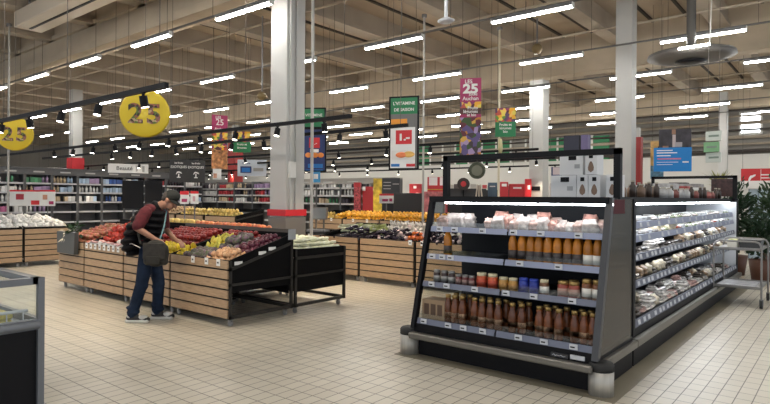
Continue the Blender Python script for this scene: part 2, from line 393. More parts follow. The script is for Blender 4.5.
# ================================================================== REFRIGERATED END CASE
O = (-2.53, 5.2, 0)
rail_m = M('price_rail', (.27, .3, .43), .35); tag_m = M('price_tag_white', (.6, .62, .66), .5)
inner_m = M('case_inner', (.01, .011, .015), .5, spec=.25)
strip_m = M('case_light', (.92, .96, 1.0), .4, emit=CASE_E)
clear = M_glass('clear_glass', (.95, .97, .97), .07)
smoked = M_glass('smoked_glass', (.38, .37, .36), .22, .42, (.17, .155, .135), .1)
XL, XR = -3.45, -1.61
def yf(z): return 4.73 + (z - .33) * .252
ec = thing('refrigerated_case', 'black refrigerated end case with jars and amber bottles on four shelves', 'display case', O)
MB(O).box((XL + .02, 4.8, 0), (XR, 5.74, .2)).box((XL, 4.74, .2), (XR, 5.74, .33)).build('base', black, ec)
MB(O).rbox((-3.46, 4.655, .185), (-1.62, 4.74, .245), .01).build('bumper_strip', steel, ec)
MB(O).rbox((-1.64, 4.86, .185), (-1.565, 5.76, .26), .012).build('bumper_strip', steel, ec)
for cx in (-3.53, -1.585):
    b = MB(O).lathe([(.1, 0), (.1, .2)], (cx, 4.785, 0), 20).build('corner_bumper', M('bumper_steel', (.46, .44, .4), .4, .4, 50, .12, (1, 1, .05)), ec)
    MB(O).lathe([(.102, .2), (.102, .25), (.09, .265), (.0, .266)], (cx, 4.785, 0), 20).build('bumper_cap', rubber, b)
MB(O).box((XL, 5.66, .33), (XR, 5.74, 1.6)).build('back_panel', inner_m, ec)
MB(O).box((XL, 5.02, 1.555), (XR, 5.74, 1.61)).box((XL, 5.0, 1.572), (XR, 5.045, 1.615)).build('canopy', black, ec)
for k in range(5):
    a = XL + .16 + k * .345
    MB(O).box((a, 5.05, 1.54), (a + .325, 5.075, 1.56)).build('light_strip', strip_m, ec)
prof = [(yf(.3), .3), (yf(1.6), 1.6), (5.74, 1.6), (5.74, .3)]
MB(O).prism(prof, 0, XL - .005, XL + .005).build('side_glass', clear, ec)
MB(O).prism(prof, 0, XR - .004, XR + .008).build('smoked_side_panel', smoked, ec)
def slopebar(x0, x1, w):
    return MB(O).prism([(yf(.28) - .012, .28), (yf(1.61) - .012, 1.61), (yf(1.61) + w, 1.61), (yf(.28) + w, .28)], 0, x0, x1)
slopebar(XL - .02, XL + .025, .05).build('front_post', black, ec)
slopebar(XR - .03, XR + .025, .045).build('front_post', M('post_grey', (.05, .05, .055), .35), ec)
MB(O).box((XR - .02, 5.69, .3), (XR + .02, 5.76, 1.6)).box((XL - .02, 5.69, .3), (XL + .02, 5.76, 1.6)).build('rear_post', black, ec)
MB(O).box((XR + .008, 5.1, 1.47), (XR + .016, 5.42, 1.595)).build('maroon_sticker', M('maroon', (.07, .006, .012), .6, spec=.2), ec)
# lower deck and shelves
levels = [(.375, True), (.74, False), (1.015, False), (1.295, False)]
for i, (z, low) in enumerate(levels):
    y0 = yf(z) + .015
    sh = MB(O).box((XL + .03, y0, z - .045 if not low else .33), (XR - .03, 5.66, z - .015)).build('lower_deck' if low else 'shelf', inner_m, ec)
    for a, b in ((XL + .035, -2.545), (-2.525, XR - .035)):
        pr = MB(O).prism([(y0 - .012, z - .045), (y0 + .004, z + .008), (y0 + .014, z + .008), (y0 + .0, z - .045)], 0, a, b).build('price_rail', rail_m if i > 1 else M('rail_shaded_end', (.15, .165, .23), .35), sh)  # lower rails get a darker colour that imitates the weaker light there
    for k, x in enumerate(([-3.33, -3.04, -2.87, -2.66, -2.3, -2.06, -1.8] if low else [-3.3, -3.12, -2.8, -2.47, -2.2, -1.85] if i != 2 else [-3.34, -3.22, -3.12, -2.37, -2.0])):
        MB(O).box((x - .035, y0 - .017, z - .038), (x + .035, y0 - .01, z + .008)).box((x - .026, y0 - .0185, z - .024), (x + .012, y0 - .0165, z - .012), 1).build('price_tag', [tag_m, black], sh)
    fence = MB(O).box((XL + .04, y0 + .02, z + .0), (XR - .04, y0 + .024, z + .055)).build('clear_riser', clear, sh)
MB(O).box((-1.99, 4.722, .255), (-1.84, 4.738, .29)).build('maker_plate', M('plate', (.04, .04, .045), .3), ec)
MB(O).box((-1.82, 4.72, .262), (-1.7, 4.738, .295)).build('rating_sticker', tag_m, ec)
MB(O).tube([(-1.975, 4.72, .268), (-1.96, 4.72, .28), (-1.95, 4.72, .266), (-1.935, 4.72, .276), (-1.915, 4.72, .268), (-1.9, 4.72, .277), (-1.88, 4.72, .268), (-1.86, 4.72, .272)], .0022, 5).build('maker_script', tag_m, ec)
fr = MB(O).box((-3.46, 5.27, 1.6), (-3.4, 5.33, 2.05)).box((-1.65, 5.27, 1.6), (-1.59, 5.33, 2.05)).box((-3.46, 5.27, 2.0), (-1.59, 5.33, 2.055))
fr.build('top_frame', black, ec)

# --- products of the end case
amber = M('amber_drink', (.45, .16, .014), .2, 0, 9, .25, rnd=.25); capw = M('cap_cream', (.6, .5, .3), .4); darklabel = M('dark_label', (.05, .04, .04), .5); wlabel = M('white_label', (.75, .73, .68), .5)
sauce = M('red_sauce', (.13, .04, .014), .2, 0, 20, .4, rnd=.3); goldcap = M('gold_cap', (.4, .27, .1), .35, .6)
bprof = [(.0, 0), (.038, .002), (.042, .012), (.042, .13), (.043, .165), (.038, .2), (.027, .23), (.021, .245), (.021, .262)]
sprof = [(.0, 0), (.038, .002), (.043, .012), (.043, .14), (.041, .17), (.031, .205), (.027, .22), (.027, .262)]
def bottle(name, label, cat, liquid, lab, cap, s=1.0, lz=(.03, .11), prof=None, cw=1.0):
    o = MB().lathe([(r * s, z * s) for r, z in (prof or bprof)], n=14).build(name, liquid); tag(o, label, cat)
    MB().lathe([(.0225 * s * cw, .25 * s), (.023 * s * cw, .278 * s), (.021 * s * cw, .283 * s), (0, .2835 * s)], n=12).build('cap', cap, o)
    MB().lathe([(.043 * s, lz[0] * s), (.043 * s, lz[1] * s)], n=14).build('label', lab, o)
    return o
put = Placer(bottle('juice_bottle', 'x', 'bottle', amber, darklabel, capw))
z2 = 1.0
put((-3.235, 5.03, z2), 0, 'lone amber bottle with tan label at the near end of the third shelf', 'amber bottles on the shelf')
xs = [-2.5, -2.41, -2.32, -2.235, -2.145, -2.055, -1.965, -1.875]
for i, x in enumerate(xs):
    put((x + random.uniform(-.008, .008), 5.03, z2), random.random() * 6, '%s of the dark-labelled amber bottles in the front row, counted from the left' % ORD[i], 'amber bottles on the shelf')
for i, x in enumerate(xs[1:]): put((x - .03, 5.15, z2), random.random(), '%s amber bottle in the row hidden behind the front bottles' % ORD[i], 'amber bottles on the shelf')
put = Placer(bottle('juice_bottle', 'x', 'bottle', amber, wlabel, capw))
for i, x in enumerate((-1.785, -1.7, )): put((x, 5.03, z2), 0, 'white-labelled amber bottle, %s from the smoked panel' % ('first', 'second')[1 - i], 'amber bottles on the shelf')
put = Placer(bottle('sauce_bottle', 'x', 'bottle', sauce, M('tan_label', (.4, .27, .17), .5, 0, 40, .6), goldcap, .97, (.06, .105), sprof, 1.28))
z0 = .365
grp = [[-3.12, -3.04, -2.96], [-2.82, -2.735, -2.65, -2.565], [-2.42, -2.335], [-2.165, -2.08, -1.975], [-1.84, -1.76, -1.68]]
nth = ['the cardboard box', 'the second cluster', 'the middle pair', 'the fourth cluster', 'the smoked panel']
for g, ws in zip(grp, nth):
    for i, x in enumerate(g):
        put((x, 4.87 + random.uniform(-.01, .015), z0), random.random() * 6, '%s red sauce bottle of those %s on the bottom deck' % (ORD[i], ('beside ' if 'box' in ws or 'panel' in ws else 'in ') + ws), 'sauce bottles on the bottom deck')
        put((x + .02, 4.99, z0), random.random() * 6, 'red sauce bottle standing behind the %s front bottle %s' % (ORD[i], ('beside ' if 'box' in ws or 'panel' in ws else 'in ') + ws), 'sauce bottles on the bottom deck')
card = M('cardboard', (.3, .21, .13), .75)
cb = MB().box((-.135, -.1, 0), (.135, .1, .2)).build('cardboard_box', card, None, (-3.275, 4.93, z0)); tag(cb, 'brown cardboard bottle carton at the end of the bottom deck', 'box')
for k in (-.08, 0, .08): MB().box((k - .028, -.104, .05), (k + .028, -.1, .16)).build('carton_window', M('kraft_dark', (.1, .06, .04), .7), cb)
def jar(name, label, cat, body, cap, r, h, lab=None):
    o = MB().lathe([(0, 0), (r * .94, .002), (r, .012), (r, h * .72), (r * .9, h * .82)], n=14).build(name, body); tag(o, label, cat)
    MB().lathe([(r * .92, h * .8), (r * .93, h * .98), (r * .85, h), (0, h)], n=14).build('lid', cap, o)
    if lab: MB().lathe([(r * 1.02, h * .18), (r * 1.02, h * .58)], n=14).build('label', lab, o)
    return o
z1 = .725; yj = 4.95
silver = M('silver_tin', (.3, .3, .3), .35, .5); cream = M('cream_lid', (.62, .56, .38), .45)
specs = [('pate_jar', 'grey labelled jar', M('jar_dark', (.05, .03, .03), .3), silver, .036, .135, M('greylab', (.35, .34, .33), .5), [-3.31, -3.22, -3.135]),
         ('jam_jar', 'dark red jar', M('jar_red', (.14, .03, .03), .3), silver, .033, .11, M('pinklab', (.35, .22, .2), .5), [-3.05, -2.975, -2.9]),
         ('sauce_jar', 'orange jar with cream lid', M('jar_orange', (.5, .09, .03), .35), cream, .05, .15, M('redlab', (.45, .06, .03), .5), [-2.79, -2.67]),
         ('mustard_jar', 'yellow jar with cream lid', M('jar_yellow', (.45, .24, .05), .35), cream, .045, .13, M('gold_lab', (.4, .2, .05), .5), [-2.555, -2.455]),
         ('blue_jar', 'blue jar with blue lid', M('jar_blue', (.02, .04, .3), .35), M('lid_blue', (.03, .06, .4), .4), .045, .14, M('bluelab', (.02, .03, .22), .5), [-2.35, -2.25]),
         ('relish_jar', 'brown jar with white label', M('jar_brown', (.16, .07, .03), .35), cream, .042, .145, wlabel, [-2.15]),
         ('preserve_jar', 'wide reddish jar', M('jar_tomato', (.3, .06, .04), .35), goldcap, .048, .15, M('dulllab', (.4, .25, .2), .5), [-1.975, -1.875, -1.925]),
         ('honey_jar', 'tall dark jar with pale label', M('jar_honey', (.18, .07, .03), .35), goldcap, .042, .185, wlabel, [-1.765, -1.675])]
for nm, lb, bm, cm, r, h, lm, xs in specs:
    put = Placer(jar(nm, 'x', 'jar', bm, cm, r, h, lm))
    for i, x in enumerate(xs):
        yy = yj + (.12 if nm == 'preserve_jar' and i == 2 else 0)
        put((x, yy, z1), random.random() * 6, '%s %s on the jar shelf, counting from the left' % (ORD[i], lb) if len(xs) > 1 else lb + ' standing beside the blue jars', nm.replace('_', ' ') + 's on the jar shelf')
# bagged meats on the top shelf
bagm = [M('bag_pale', (.42, .29, .25), .3, 0, 26, .45, bump=.5, rnd=.12), M('bag_white', (.48, .42, .39), .3, 0, 20, .4, bump=.5, rnd=.1), M('bag_pink', (.42, .22, .18), .3, 0, 26, .5, bump=.5, rnd=.12)]
def bag(mat, seed, w=.12, d=.09, h=.12):
    rng = random.Random(seed); b = MB(); vs, fs = [], []; n, m = 14, 8
    for j in range(m + 1):
        t = j / m; k = (math.sin(PI * (.2 + .66 * t))) ** .35 if 0 < j < m else (.6 if j == 0 else .85)
        for i in range(n):
            a = 2 * PI * i / n; q = 1 + rng.uniform(-.12, .12)
            ca, sa = math.cos(a), math.sin(a); e = .42; q += .1 * math.sin(3 * a + 5 * t + seed)
            vs.append((w / 2 * k * q * math.copysign(abs(ca) ** e, ca), d / 2 * (k if t < .8 else k * (1.1 - t) * 1.6) * q * math.copysign(abs(sa) ** e, sa), h * t + (rng.uniform(-.008, .008) if j == m else 0)))
    for j in range(m):
        for i in range(n): fs.append((j * n + i, j * n + (i + 1) % n, (j + 1) * n + (i + 1) % n, (j + 1) * n + i))
    fs.append(list(range(n))[::-1]); fs.append([m * n + i for i in range(n)])
    b.add(vs, fs, True); return b.build('snack_bag', mat)
puts = [Placer(tag(bag(bagm[k % 3], k, .13 + .02 * (k % 2), .1, .12 + .02 * (k % 3)), 'x', 'bag')) for k in range(5)]
zt = 1.282
near = [-3.36, -3.26, -3.17, -3.09]
for i, x in enumerate(near): puts[i % 2 + (1 if i == 2 else 0)]((x, 5.16 + .03 * (i % 2), zt), random.uniform(-.4, .4), '%s pale bag in the small cluster at the far end of the top shelf' % ORD[i], 'clear snack bags on the top shelf', 1.1)
rowx = [-2.79 + .09 * i for i in range(12)]
for i, x in enumerate(rowx):
    s = 1.0 if i < 7 else .72 if i < 10 else .95
    puts[i % 5]((x, 5.13 + random.uniform(-.01, .02), zt), random.uniform(-.5, .5), '%s clear bag in the front of the long top-shelf heap, counted from its tall end' % ORD[i], 'clear snack bags on the top shelf', s)
    puts[(i + 2) % 5]((x + .04, 5.27 + random.uniform(-.01, .02), zt), random.uniform(-.5, .5), '%s clear bag in the rear of the long top-shelf heap, counted from its tall end' % ORD[i], 'clear snack bags on the top shelf', s * 1.15)
# white gift boxes on the roof of the end case
gw = M('gift_white', (.66, .67, .69), .45); gpic = M('gift_picture', (.22, .14, .1), .5)
def giftbox(w, d, h, pic):
    o = MB().box((-w / 2, -d / 2, 0), (w / 2, d / 2, h)).build('gift_box', gw); tag(o, 'x', 'box')
    if pic:
        MB().lathe([(0, 0), (.026, .02), (.03, .05), (.018, .09), (.006, .11)], (0, -d / 2 - .001, .02), 10, sx=1, sy=.12).build('printed_picture', gpic, o)
        MB().box((-.02, -d / 2 - .003, h * .72), (.02, -d / 2, h * .9)).build('printed_badge', black, o)
    else:
        MB().box((-.03, -d / 2 - .003, h * .7), (.06, -d / 2, h * .92)).build('printed_badge', black, o)
        MB().box((.04, -d / 2 - .003, h * .3), (.1, -d / 2, h * .5)).build('printed_seal', M('seal_grey', (.35, .36, .38), .5), o)
    return o
yb = 5.6
a = giftbox(.27, .2, .225, False); put = Placer(a)
put((-2.32, yb + .3, 1.615), 0, 'large white gift box with black badge, bottom of the stack on the case roof', 'white gift boxes')
put((-2.24, yb + .3, 1.845), 0, 'large white gift box with black badge, top of the stack on the case roof', 'white gift boxes', (.9, 1, .95))
put = Placer(giftbox(.115, .2, .225, True))
for i, (x, z) in enumerate(((-2.115, 1.615), (-1.995, 1.615), (-1.82, 1.615), (-2.03, 1.845))):
    put((x, yb + .28, z), 0, ['narrow white box with brown picture beside the large bottom gift box', 'narrow white box with brown picture, middle of the bottom three', 'narrow white box with brown picture next to the frame post', 'narrow white box with brown picture stacked in the upper row'][i], 'white gift boxes')
pk = MB().box((-.16, -.05, 0), (.0, .05, .2)).build('dark_crate', M('crate_dark', (.03, .03, .05), .5), None, (-2.2, 5.95, 2.06)); tag(pk, 'dark box on top of the upper white gift boxes', 'box')
MB().box((.02, -.04, 0), (.09, .04, .2)).build('lilac_side', M('lilac', (.16, .13, .25), .5), pk)

# ================================================================== LONG REFRIGERATED CASE
O = (-2.5, 9.1, 0); Y0, Y1 = 5.78, 12.45
lc = thing('refrigerated_case', 'long black refrigerated case with five lit shelves of packed food', 'display case', O)
MB(O).box((-3.4, Y0, 0), (-1.61, Y1, .2)).box((-3.44, Y0, .2), (-1.64, Y1, .33)).build('base', black, lc)
MB(O).rbox((-1.64, Y0, .185), (-1.565, Y1, .26), .012).build('bumper_strip', steel, lc)
MB(O).box((-2.6, Y0, .33), (-2.5, Y1, 1.6)).build('back_panel', inner_m, lc)
MB(O).box((-3.44, Y0, 1.56), (-1.74, Y1, 1.615)).box((-1.76, Y0, 1.566), (-1.73, Y1, 1.62)).build('canopy', black, lc)
MB(O).box((-3.44, Y0, .33), (-3.36, Y1, 1.56)).build('far_side_panel', black, lc)
for k in range(6):
    a = Y0 + .1 + k * 1.1
    MB(O).box((-1.79, a, 1.54), (-1.765, a + 1.04, 1.562)).build('light_strip', strip_m, lc)
lv = [(.38, -1.645), (.76, -1.665), (1.02, -1.685), (1.21, -1.7), (1.345, -1.715)]
for i, (z, x) in enumerate(lv):
    sh = MB(O).box((-2.5, Y0, z - .05), (x - .012, Y1, z - .02)).build('lower_deck' if i == 0 else 'shelf', M('shelf_white', (.5, .52, .56), .4) if i > 2 else inner_m, lc)
    rl = MB(O).prism([(x, z - .05), (x - .012, z + .02), (x - .022, z + .02), (x - .014, z - .05)], 1, Y0, Y1).build('price_rail', rail_m if i > 2 else M('rail_shaded_long', (.1, .11, .16), .4), sh)  # shade on the lower levels is put into this darker rail colour
    if i: MB(O).box((x - .1, Y0 + .05, z - .062), (x - .075, Y1 - .1, z - .05)).build('light_strip', M('added_shelf_light', (.92, .96, 1.0), .4, emit=4.5), sh)  # glowing strips added under the shelves to brighten the packs
    nt_ = 34 if i < 3 else 16
    for k in range(nt_):
        y = Y0 + .12 + (k + random.uniform(-.25, .25)) * (Y1 - Y0 - .2) / nt_
        MB(O).prism([(x + .003, z - .036), (x - .006, z + .008), (x - .011, z + .008), (x - .004, z - .036)], 1, y, y + .075).build('price_tag', tag_m, sh)
MB(O).box((-2.5, Y1 - .03, .3), (-1.66, Y1, 1.56)).build('end_panel', M('end_white', (.5, .52, .55), .5), lc)
MB(O).box((-1.72, Y1 - .02, .2), (-1.64, Y1 + .06, 1.62)).box((-3.46, Y1, .2), (-1.66, Y1 + .06, 1.62)).build('end_post', black, lc)
MB(O).box((-3.1, 12.25, 1.615), (-3.05, 12.3, 2.05)).box((-1.7, 12.25, 1.615), (-1.63, 12.31, 2.05)).box((-3.1, 12.25, 2.0), (-1.63, 12.31, 2.05)).build('top_frame', black, lc)
MB(O).box((-2.05, 12.27, 1.66), (-1.7, 12.29, 1.99)).build('dark_poster', M('poster_brown', (.05, .02, .02), .4, 0, 18, .6), lc)
# packs
pal = [('pale_tray', (.66, .62, .58), 'pale plastic tray pack'), ('white_tub', (.78, .78, .77), 'white tub'), ('pink_tray', (.62, .4, .36), 'pinkish tray pack'), ('brown_bread', (.3, .2, .12), 'brown bread pack'),
       ('cream_bag', (.6, .52, .38), 'cream coloured bag'), ('dark_tray', (.09, .075, .065), 'dark tray pack'), ('orange_pack', (.6, .09, .02), 'bright orange pack'), ('green_tray', (.35, .4, .25), 'greenish salad tray')]
PK = []
for i, (nm, c, lb) in enumerate(pal):
    m = M(nm, c, .3, 0, 22, .35, bump=.4, rnd=.2)
    if i in (1,):
        o = MB().lathe([(0, 0), (.045, 0), (.055, .06), (.058, .062), (.058, .07), (0, .072)], n=14).build('tub', m)
    elif i in (3, 4):
        o = bag(m, 40 + i, .15, .13, .12); o.name = 'bread_bag'
    else:
        o = MB().rbox((-.07, -.1, 0), (.07, .1, .03), .012).build('tray_pack', m)
        MB().rbox((-.062, -.092, .026), (.062, .092, .06), .02).build('food_window', M(nm + '_in', tuple(q * .8 for q in c), .15, 0, 30, .45), o)
    tag(o, 'x', 'pack'); PK.append((Placer(o), lb))
mix = [[0, 2, 0, 3, 5, 2, 0, 4], [5, 3, 4, 5, 3, 0, 5, 4], [5, 0, 3, 5, 0, 4], [0, 1, 4, 7, 0, 1, 0], [1, 0, 1, 0, 7, 1]]
lvn = ['bottom deck', 'lowest shelf', 'middle shelf', 'upper shelf', 'top shelf']
for i, (z, x) in enumerate(lv):
    y = Y0 + .14; k = 0; cnt = {}
    while y < Y1 - .12:
        q = random.choice(mix[i])
        if i == 3 and (abs(y - 8.3) < .1 or abs(y - 10.9) < .12): q = 6
        p, lb = PK[q]
        for row in range(2 if i in (0, 3, 4) else 1):
            gap = .07 if i > 2 else .12
            stack = 1 if i > 2 else random.choice((1, 1, 2)) if q not in (1, 3, 4) else 1
            for s in range(stack):
                cnt[(q, row)] = cnt.get((q, row), 0) + 1
                n = cnt[(q, row)]
                lab = '%s %s, long case %s%s, from the near end' % (ORD[n - 1] if n <= 20 else '%d%s' % (n, {1: 'st', 2: 'nd', 3: 'rd'}.get(n % 10, 'th')), lb, lvn[i], ' rear row' if row else '')
                p((x - gap - .05 - row * .2, y, z - .019 + s * .062), random.uniform(-.25, .25) + PI / 2 * (q in (3, 4)), lab, 'packs on the %s of the long case' % lvn[i], 1.0 if i != 4 else 1.1)
        y += .17 if q == 1 else .19
# things on the roof of the long case
roofp = [('roof_bottle', M('roof_dark', (.05, .035, .03), .3, rnd=.4), .035, .18), ('roof_jar', M('roof_red', (.3, .1, .09), .4, rnd=.4), .045, .12), ('roof_tin', M('roof_grey', (.4, .4, .41), .4, rnd=.3), .05, .13), ('roof_brown', M('roof_brown', (.2, .13, .09), .4, rnd=.4), .045, .15)]
RP = []
for nm, m, r, h in roofp:
    o = MB().lathe([(0, 0), (r, .002), (r, h * .7), (r * .55, h * .85), (r * .55, h)], n=12).build({'roof_bottle': 'oil_bottle', 'roof_jar': 'pickle_jar', 'roof_tin': 'coffee_tin', 'roof_brown': 'syrup_bottle'}[nm], m); tag(o, 'x', 'jar')
    MB().lathe([(r * .6, h * .96), (r * .6, h * 1.06), (0, h * 1.06)], n=12).build('lid', M('roof_lid', (.4, .37, .3), .4), o); RP.append(Placer(o))
rn = ['dark bottle', 'red jar', 'grey tin', 'brown bottle']; cnt = [0] * 4
for k in range(34):
    q = random.choice((0, 0, 1, 2, 3, 3)); cnt[q] += 1
    if cnt[q] > 20: continue
    RP[q]((-1.86 - .16 * (k % 2), 6.6 + k * .165, 1.615), 0, '%s %s on the roof of the long case, counted from the gift boxes' % (ORD[cnt[q] - 1], rn[q]), 'jars and bottles on the case roof')
bxs = [(-2.2, 8.0, .2, .16, .17, (.5, .5, .52), 'grey carton'), (-2.15, 9.3, .3, .3, .22, (.45, .45, .46), 'pale grey carton'), (-2.2, 10.4, .3, .3, .2, (.35, .05, .05), 'dark red carton'), (-2.2, 11.3, .35, .3, .26, (.3, .29, .29), 'grey speckled carton'), (-2.55, 7.2, .2, .2, .22, (.6, .62, .64), 'white plastic canister'), (-2.5, 11.8, .3, .25, .3, (.1, .09, .09), 'dark carton')]
for x, y, w, d, h, c, lb in bxs:
    o = MB().rbox((-w / 2, -d / 2, 0), (w / 2, d / 2, h), .008).build('carton', M('carton_' + lb.replace(' ', '_'), c, .5, 0, 14, .3), None, (x, y, 1.615)); tag(o, lb + ' standing on the roof of the long case', 'box')
    MB().box((-w / 2 + .03, -d / 2 - .003, h * .3), (w / 2 - .03, -d / 2, h * .75)).build('label', whiteprint, o)

# ================================================================== PRODUCE STANDS
slat_gap = M('slat_gap', (.02, .016, .013), .8)
tray_m = M('tray_black', (.004, .004, .005), .55, spec=.12)
board_m = M('divider_board', (.085, .07, .055), .5)
frame_m = M('stand_frame', (.03, .028, .026), .5, .2)
caster_proto = MB().cyl((0, -.012, .035), (0, .012, .035), .035, n=12).box((-.02, -.018, .04), (.02, -.013, .085)).box((-.02, .013, .04), (.02, .018, .085)).box((-.03, -.03, .083), (.03, .03, .095), 1).mesh('caster', [M('caster_grey', (.3, .3, .3), .4), frame_m])
def stand(label, loc, rz, w, d=1.0, zf=.74, zb=1.0, wood_front=True, board=None, cards=(), top=.82, open_end=True):
    """local: front toward -Y, width along X from 0 to w, depth 0..d; a tray sloping from zf to zb"""
    t = thing('produce_stand', label, 'produce stand', loc, rz)
    b = MB()
    for x in (0, w - .035):
        for y, z in ((0, zf + .07), (d - .035, zb + .07)): b.box((x, y, .095), (x + .035, y + .035, z))
        b.box((x, 0, .1), (x + .035, d, .14)); b.box((x, 0, .5), (x + .035, d, .53))
        b.prism([(0, zf - .06), (d, zb - .06), (d, zb - .02), (0, zf - .02)], 0, x, x + .035)
    b.box((0, 0, .1), (w, .035, .14)).box((0, d - .035, .1), (w, d, .14)).box((0, d - .035, .5), (w, d, .53))
    b.build('frame', frame_m, t)
    if not wood_front or open_end:
        for x, zc in (((.014, .3),) if not wood_front else ((.014, .18), (w - .022, .42)) if 'open black end' in label else ((.014, .18), (w - .022, .18))): MB().prism([(.04, zc), (d - .04, zc), (d - .04, zb - .06), (.04, zf - .06)], 0, x, x + .006).build('side_cloth', tray_m, t)
    if wood_front:
        wb = MB(); n = 6; h = (top - .1) / n
        for k in range(n):
            wb.box((.02, -.022, .1 + k * h + .011), (w - .02, 0, .1 + (k + 1) * h - .011))
        wb.box((.02, -.004, .1), (w - .02, .0, top), 1); wb.build('wood_front', [wood, slat_gap], t)
    b = MB().prism([(0.0, zf - .02), (d, zb - .02), (d, zb), (0, zf)], 0, .01, w - .01)
    b.box((.01, 0, zf), (w - .01, .02, zf + .075)).box((.01, d - .02, zb), (w - .01, d, zb + .09))
    for x in (.01, w - .03): b.prism([(0, zf), (d, zb), (d, zb + .085), (0, zf + .075)], 0, x, x + .02)
    b.build('tray', tray_m, t)
    MB().box((.03, d - .06, .3), (w - .03, d - .045, zf - .05)).build('back_cloth', tray_m, t)
    for x in (.08, w - .08):
        for y in (.07, d - .07): link('caster', caster_proto, t, (x, y, 0))
    if board: MB().box((0, d - .018, zb + .09), (w, d, board)).build('divider_board', board_m, t)
    for x in cards: MB().box((x - .035, -.03, zf + .0), (x + .035, -.024, zf + .085)).box((x - .02, -.031, zf + .03), (x + .015, -.0295, zf + .05), 1).build('price_card', [paper, darkgrey], t)
    return t
YF = 4.25
mods = [(-10.75, 1.0), (-9.745, 1.3), (-8.44, 1.28), (-7.155, 1.3)]
names = ['slatted produce stand at the far end with the dark grey flower bin', 'slatted produce stand holding peppers and white tubs, behind the shopper', 'slatted produce stand directly in front of the shopper', 'slatted produce stand with apples and onions and an open black end']
cds = [(), (.1, .25, .4, .55, .7, .85, 1.0, 1.15), (.1, .25), (.55, .85, 1.1)]
for (x, w), nm, c in zip(mods, names, cds): st = stand(nm, (x, YF, 0), 0, w, 1.02, .74, 1.02, True, 1.16 if x > -9 else None, c)
for yy, zz in ((.13, .775), (.5, .875), (.66, .92)): MB().rbox((1.291, yy - .06, zz - .022), (1.297, yy + .06, zz + .022), .002).build('price_card', paper, st)
MB().box((1.297, .93, 1.02), (1.302, 1.06, 1.16)).build('info_plate', M('plate_grey', (.35, .37, .4), .4), st)
rn = ['rear produce stand behind the grey flower bin', 'rear produce stand with tan netted potatoes', 'rear produce stand with yellow mangoes', 'rear produce stand holding peaches, beside the divider board']
for (x, w), nm in list(zip(mods, rn))[:3]: stand(nm, (x + w, YF + 2.06, 0), PI, w, 1.0, .95, 1.06, True, None)
stand('rear produce stand with a flat tray of white endives beside the apples', (-5.855, YF + 2.06, 0), PI, 1.3, 1.0, .8, .8, False, None, top=.8)
# grey flower bin
fb = MB((-10.2, 4.2, 0)).prism([(-10.55, .62), (-9.9, .62), (-9.88, .98), (-10.57, .98)], 1, 4.13, 4.2).build('flower_bin', M('bin_grey', (.07, .075, .075), .5), None, (-10.2, 4.2, 0))
tag(fb, 'dark grey box clipped on the front of the slatted stand', 'bin')

def lathe_obj(name, prof, mat, n=10, sx=1, sy=1): return MB().lathe(prof, n=n, sx=sx, sy=sy).build(name, mat)
def ball(r, z=1.0, dim=.12):
    ps = []
    for i in range(9):
        a = -PI / 2 + PI * i / 8; ps.append((max(r * math.cos(a), 0.001), r * z * math.sin(a)))
    ps[0] = (.001, -r * z * (1 - dim)); ps[-1] = (.001, r * z * (1 - dim)); return ps
FR = {}
def fruit(key, name, label, prof, mat, group, **kw):
    o = lathe_obj(name, prof, mat, **kw); tag(o, label, 'fruit' if key not in VEG else 'vegetable', group); FR[key] = Placer(o)
VEG = ('pepper', 'tomato', 'onion', 'cabbage', 'beet', 'endive', 'leek', 'garlic', 'potato', 'eggplant', 'mushroom', 'radish', 'turnip')
def pm(n, c, c2=None, r=.35, s=8, rnd=.18): return M(n, c, r, 0, s, .2, rnd=rnd, col2=c2)
fruit('apple', 'apple', 'dark red apple in the heap beyond the lemons', ball(.04, .9, .2), pm('apple', (.2, .008, .012), (.36, .03, .02)), 'red apples beside the shopper')
fruit('lemon', 'lemon', 'yellow lemon in the heap at the shopper\'s hand', [(.002, -.05), (.014, -.044), (.03, -.025), (.035, 0), (.03, .025), (.014, .044), (.002, .05)], pm('lemon', (.72, .5, .02), (.75, .6, .05)), 'yellow lemons')
fruit('pear', 'pear', 'green yellow pear in the heap between apples and cabbages', [(.002, -.045), (.03, -.04), (.04, -.015), (.033, .015), (.018, .045), (.01, .058), (.002, .06)], pm('pear', (.5, .5, .06), (.65, .5, .08)), 'green yellow pears')
cabm = pm('cabbage', (.055, .1, .025), (.17, .08, .15), .5, 14, .45)
o = MB().ell((0, 0, 0), (.055, .055, .05), 12, 8, jit=.12, rng=random.Random(3)).build('artichoke', cabm); tag(o, 'purplish green artichoke in the middle heap', 'vegetable', 'artichokes on the front stand'); FR['cabbage'] = Placer(o)
fruit('onion', 'onion', 'tan onion in the front corner tray', [(.002, -.036), (.02, -.033), (.038, -.012), (.038, .01), (.022, .03), (.008, .042), (.002, .05)], pm('onion', (.5, .26, .12), (.66, .42, .25), .35), 'tan onions')
fruit('beet', 'plum', 'dark purple plum in the end tray', ball(.036, 1.0), pm('plum', (.07, .012, .025), (.14, .025, .05), .35), 'dark purple plums')
fruit('peach', 'peach', 'orange pink peach behind the divider board', ball(.042, .95), pm('peach', (.75, .3, .1), (.75, .14, .08)), 'peaches behind the divider')
fruit('mango', 'mango', 'yellow mango on the rear stand beyond the apples', ball(.045, 1.25), pm('mango', (.75, .5, .12), (.7, .55, .2)), 'yellow mangoes')
fruit('pepper', 'red_pepper', 'red pepper in the heap behind the shopper\'s back', [(.002, -.05), (.028, -.045), (.034, -.01), (.04, .025), (.03, .045), (.008, .04), (.006, .06)], pm('pepper', (.42, .02, .02), (.5, .08, .04), .25), 'red peppers')
fruit('tomato', 'tomato', 'orange red tomato in the tray nearest the shopper', ball(.038, .8, .2), pm('tomato', (.6, .09, .03), (.65, .2, .04), .25), 'orange red tomatoes')
